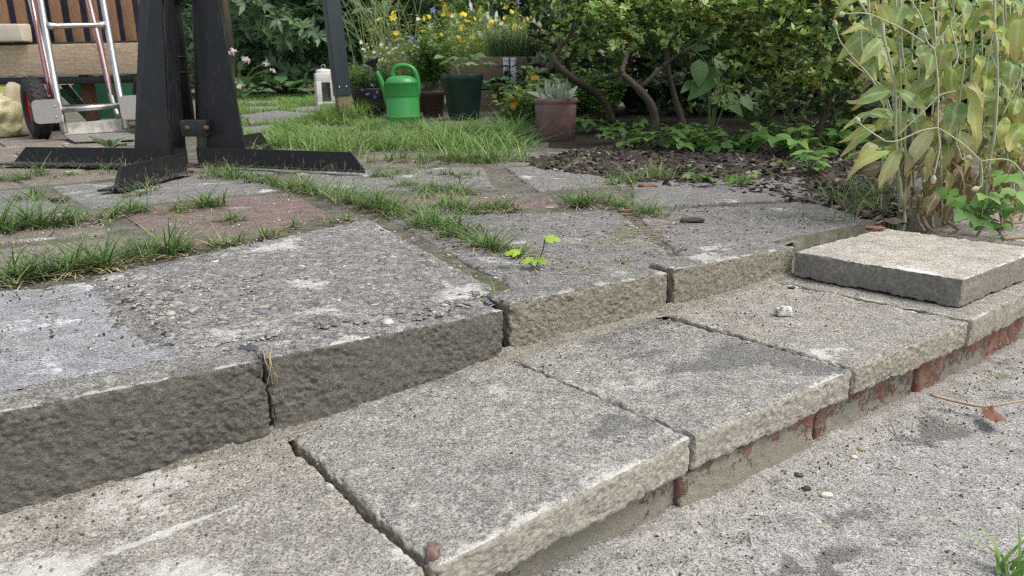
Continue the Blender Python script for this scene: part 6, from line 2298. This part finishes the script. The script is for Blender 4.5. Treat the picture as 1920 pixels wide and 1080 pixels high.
LV = [(300, 400, 130, 470, 62, 'green'), (320, 530, 90, 548, 58, 'green'), (245, 555, 90, 635, 36, 'yellow'), (240, 565, 100, 688, 46, 'green'), (300, 668, 105, 785, 58, 'yellow'), (345, 660, 262, 838, 66, 'pale'), (490, 570, 365, 772, 66, 'pale'), (345, 402, 458, 482, 62, 'green'), (268, 170, 170, 288, 56, 'green'), (215, 135, 88, 150, 34, 'yellow'),
      (490, 222, 470, 348, 62, 'green'), (600, 445, 560, 610, 88, 'green'), (665, 425, 700, 680, 72, 'yellow'), (572, 290, 575, 440, 62, 'yellow'), (692, 242, 690, 392, 58, 'yellow'), (640, 365, 740, 500, 46, 'pale'), (775, 118, 832, 250, 80, 'yellow'), (690, 95, 772, 132, 62, 'yellow'), (872, 70, 850, 285, 74, 'yellow'), (620, -20, 640, 118, 84, 'green'),
      (720, -10, 790, 65, 70, 'green'), (838, 268, 832, 395, 70, 'green'), (820, 515, 788, 650, 50, 'yellow'), (900, 550, 818, 655, 74, 'yellow'), (762, 662, 905, 672, 36, 'pale'), (612, 580, 672, 725, 52, 'pale'), (545, 180, 522, 295, 78, 'yellow'), (430, 200, 470, 290, 60, 'green'), (520, 430, 418, 470, 60, 'green'), (330, 320, 400, 385, 60, 'green'),
      (255, 360, 290, 500, 80, 'green'), (350, 480, 345, 590, 62, 'green'), (400, 490, 430, 590, 70, 'green'), (360, 20, 320, 130, 72, 'green'), (230, 480, 350, 540, 50, 'green'), (640, 130, 700, 40, 50, 'yellow'), (740, 320, 720, 430, 60, 'yellow'), (780, 350, 840, 440, 60, 'green'), (860, 440, 850, 510, 60, 'green'), (700, 430, 800, 440, 50, 'green'), (500, 480, 590, 470, 60, 'dry'), (540, 510, 500, 560, 60, 'dry'),
      (300, 110, 250, 20, 60, 'yellow'), (455, 120, 420, 60, 40, 'green'), (560, 20, 480, 50, 40, 'green'), (830, 0, 892, 70, 60, 'green'), (880, 180, 905, 260, 60, 'pale'), (660, 80, 640, 175, 56, 'pale'), (590, 140, 560, 180, 50, 'yellow'), (245, 235, 270, 300, 50, 'green'), (180, 290, 250, 350, 40, 'green'), (690, 480, 690, 600, 50, 'dry'), (640, 590, 600, 720, 60, 'dry'), (560, 660, 545, 800, 56, 'pale'), (750, 690, 730, 640, 30, 'dry'), (720, 560, 750, 640, 30, 'pale'),
      (250, 640, 160, 700, 46, 'pale'), (400, 640, 390, 780, 60, 'green'), (470, 600, 480, 740, 50, 'dry'), (880, 640, 870, 760, 60, 'dry')]
for k, (x0, y0, x1, y1, w, kd) in enumerate(LV):
    Y = 1.46 + .012 * (k % 7) + (0 if k < 28 else .07)
    a = at(*cr(x0, y0), Y + .015)
    b = at(*cr(x1, y1), Y - .012)
    ly_leaf(a, b, w / 2.347 / pxm(a), kd, 500 + k)
# further leaves on the stems behind: the foremost as parts, the rest joined
k = 0
rest = {}
for c, nodes in stems[3:]:
    for q in np.concatenate([nodes, r.uniform(0, .95, 8)]):
        a = c[int(q * 39)]
        if a[2] < .09:
            continue
        az_ = r.uniform(0, 6.283)
        L = r.uniform(.045, .085)
        b = a + np.array([math.cos(az_) * L * .8, math.sin(az_) * L * .5 + .01, -L * r.uniform(.1, .9)])
        x, y = prj(b)
        if x < 1590 and a[2] < .3:
            continue
        kd = 'dry' if a[2] < .15 else ['green', 'yellow', 'green', 'yellow', 'pale'][k % 5]
        ly_leaf(a, b, r.uniform(.022, .036), kd, 700 + k, into=rest if a[1] > 1.72 or k > 240 else None)
        k += 1
for kd, mb_ in rest.items():
    add('leaves', mb_, L_LY[kd], ly, kind='stuff')
# withered leaves collapsed at the foot
for k in range(80):
    x, y = r.uniform(360, 940), r.uniform(640, 930)
    a = at(*cr(x, y), r.uniform(1.5, 1.8))
    a[2] = max(a[2], .06)
    b = a + np.array([r.normal(0, .025), r.normal(-.01, .015), -r.uniform(.03, .07)])
    b[2] = max(b[2], .035)
    ly_leaf(a, b, r.uniform(.012, .024), 'dry' if k % 4 else 'pale', 900 + k, .3)
for pts in [[(380, 915), (300, 960), (240, 985)], [(440, 940), (470, 1000), (500, 1020)], [(790, 990), (860, 950), (930, 930)], [(800, 1050), (900, 1045)], [(500, 870), (490, 960), (495, 1005)], [(545, 970), (600, 1010), (560, 1030)], [(430, 860), (425, 960), (455, 1015)], [(780, 1010), (830, 985), (900, 975)], [(520, 840), (530, 930), (545, 985)]]:
    P_ = []
    for x, y in pts:
        X_, Y_ = cr(x, y)
        p = on_z(X_, Y_, .035)
        if p[1] > 1.75:
            p = at(X_, Y_, 1.62)
        P_.append(p)
    add('dry_stem', MB().put(*tube(curve(P_, 14), np.linspace(.0042, .0025, 14), 7)), STEM_D, ly)
for (x, y) in ():
    p = on_z(*cr(x, y), .045)
    V, F = lumpy(p, (.022, .03, .03), int(x), .35, 12, True)
    add('withered_leaf', MB().put(V, F), STEM_D, ly)
# leafy weed at its foot, right
p = on_z(1830, 432, .035)
t = empty('ground_elder', p, 'larger bright green weed under the yellowing plant at the right edge', 'plant')
ms = MB()
for k, (x, y, s) in enumerate([(620, 915, 1.25), (690, 950, 1.2), (640, 880, 1.0), (760, 930, 1.1), (770, 880, 1.0), (720, 850, .9), (800, 850, 1.0), (840, 900, 1.0), (780, 975, 1.0), (560, 830, .8), (830, 760, 1.2), (870, 830, 1.2), (800, 1040, .6), (700, 885, 1.0), (860, 770, 1.0), (600, 860, .8)]):
    e = at(*cr(x, y), p[1] - .03 + .012 * (k % 5))
    ms.put(*tube(curve([p, (p + e) / 2 + [0, 0, .015], e], 6), .0013, 4, False))
    M = Matrix.Translation(Vector(e)) @ Matrix.Rotation(-1.57 + r.normal(0, 1.0), 4, 'Z') @ Matrix.Rotation(r.uniform(.3, .8), 4, 'Y') @ Matrix.Scale(.62 * s, 4)
    inst('leaf', leafmeshes[k % 6], M, t)
add('stems', ms, STEM_G, t)
# fine weeds at the left foot of the plant
pp = [on_patio(1600 + r.uniform(-30, 60), 385 + r.uniform(-40, 30)) for _ in range(26)]
mb = MB()
for p in pp:
    V, F, ti, tv = blades(p + np.column_stack([r.normal(0, .01, (7, 2)), np.zeros(7)]), r.uniform(.03, .09, 7), 1.1, .0016, int(r.integers(1e6)), 5, .8)
    mb.put(V, F, tint=ti, tt=tv)
add('weeds', mb, L_GRASS2, kind='stuff')
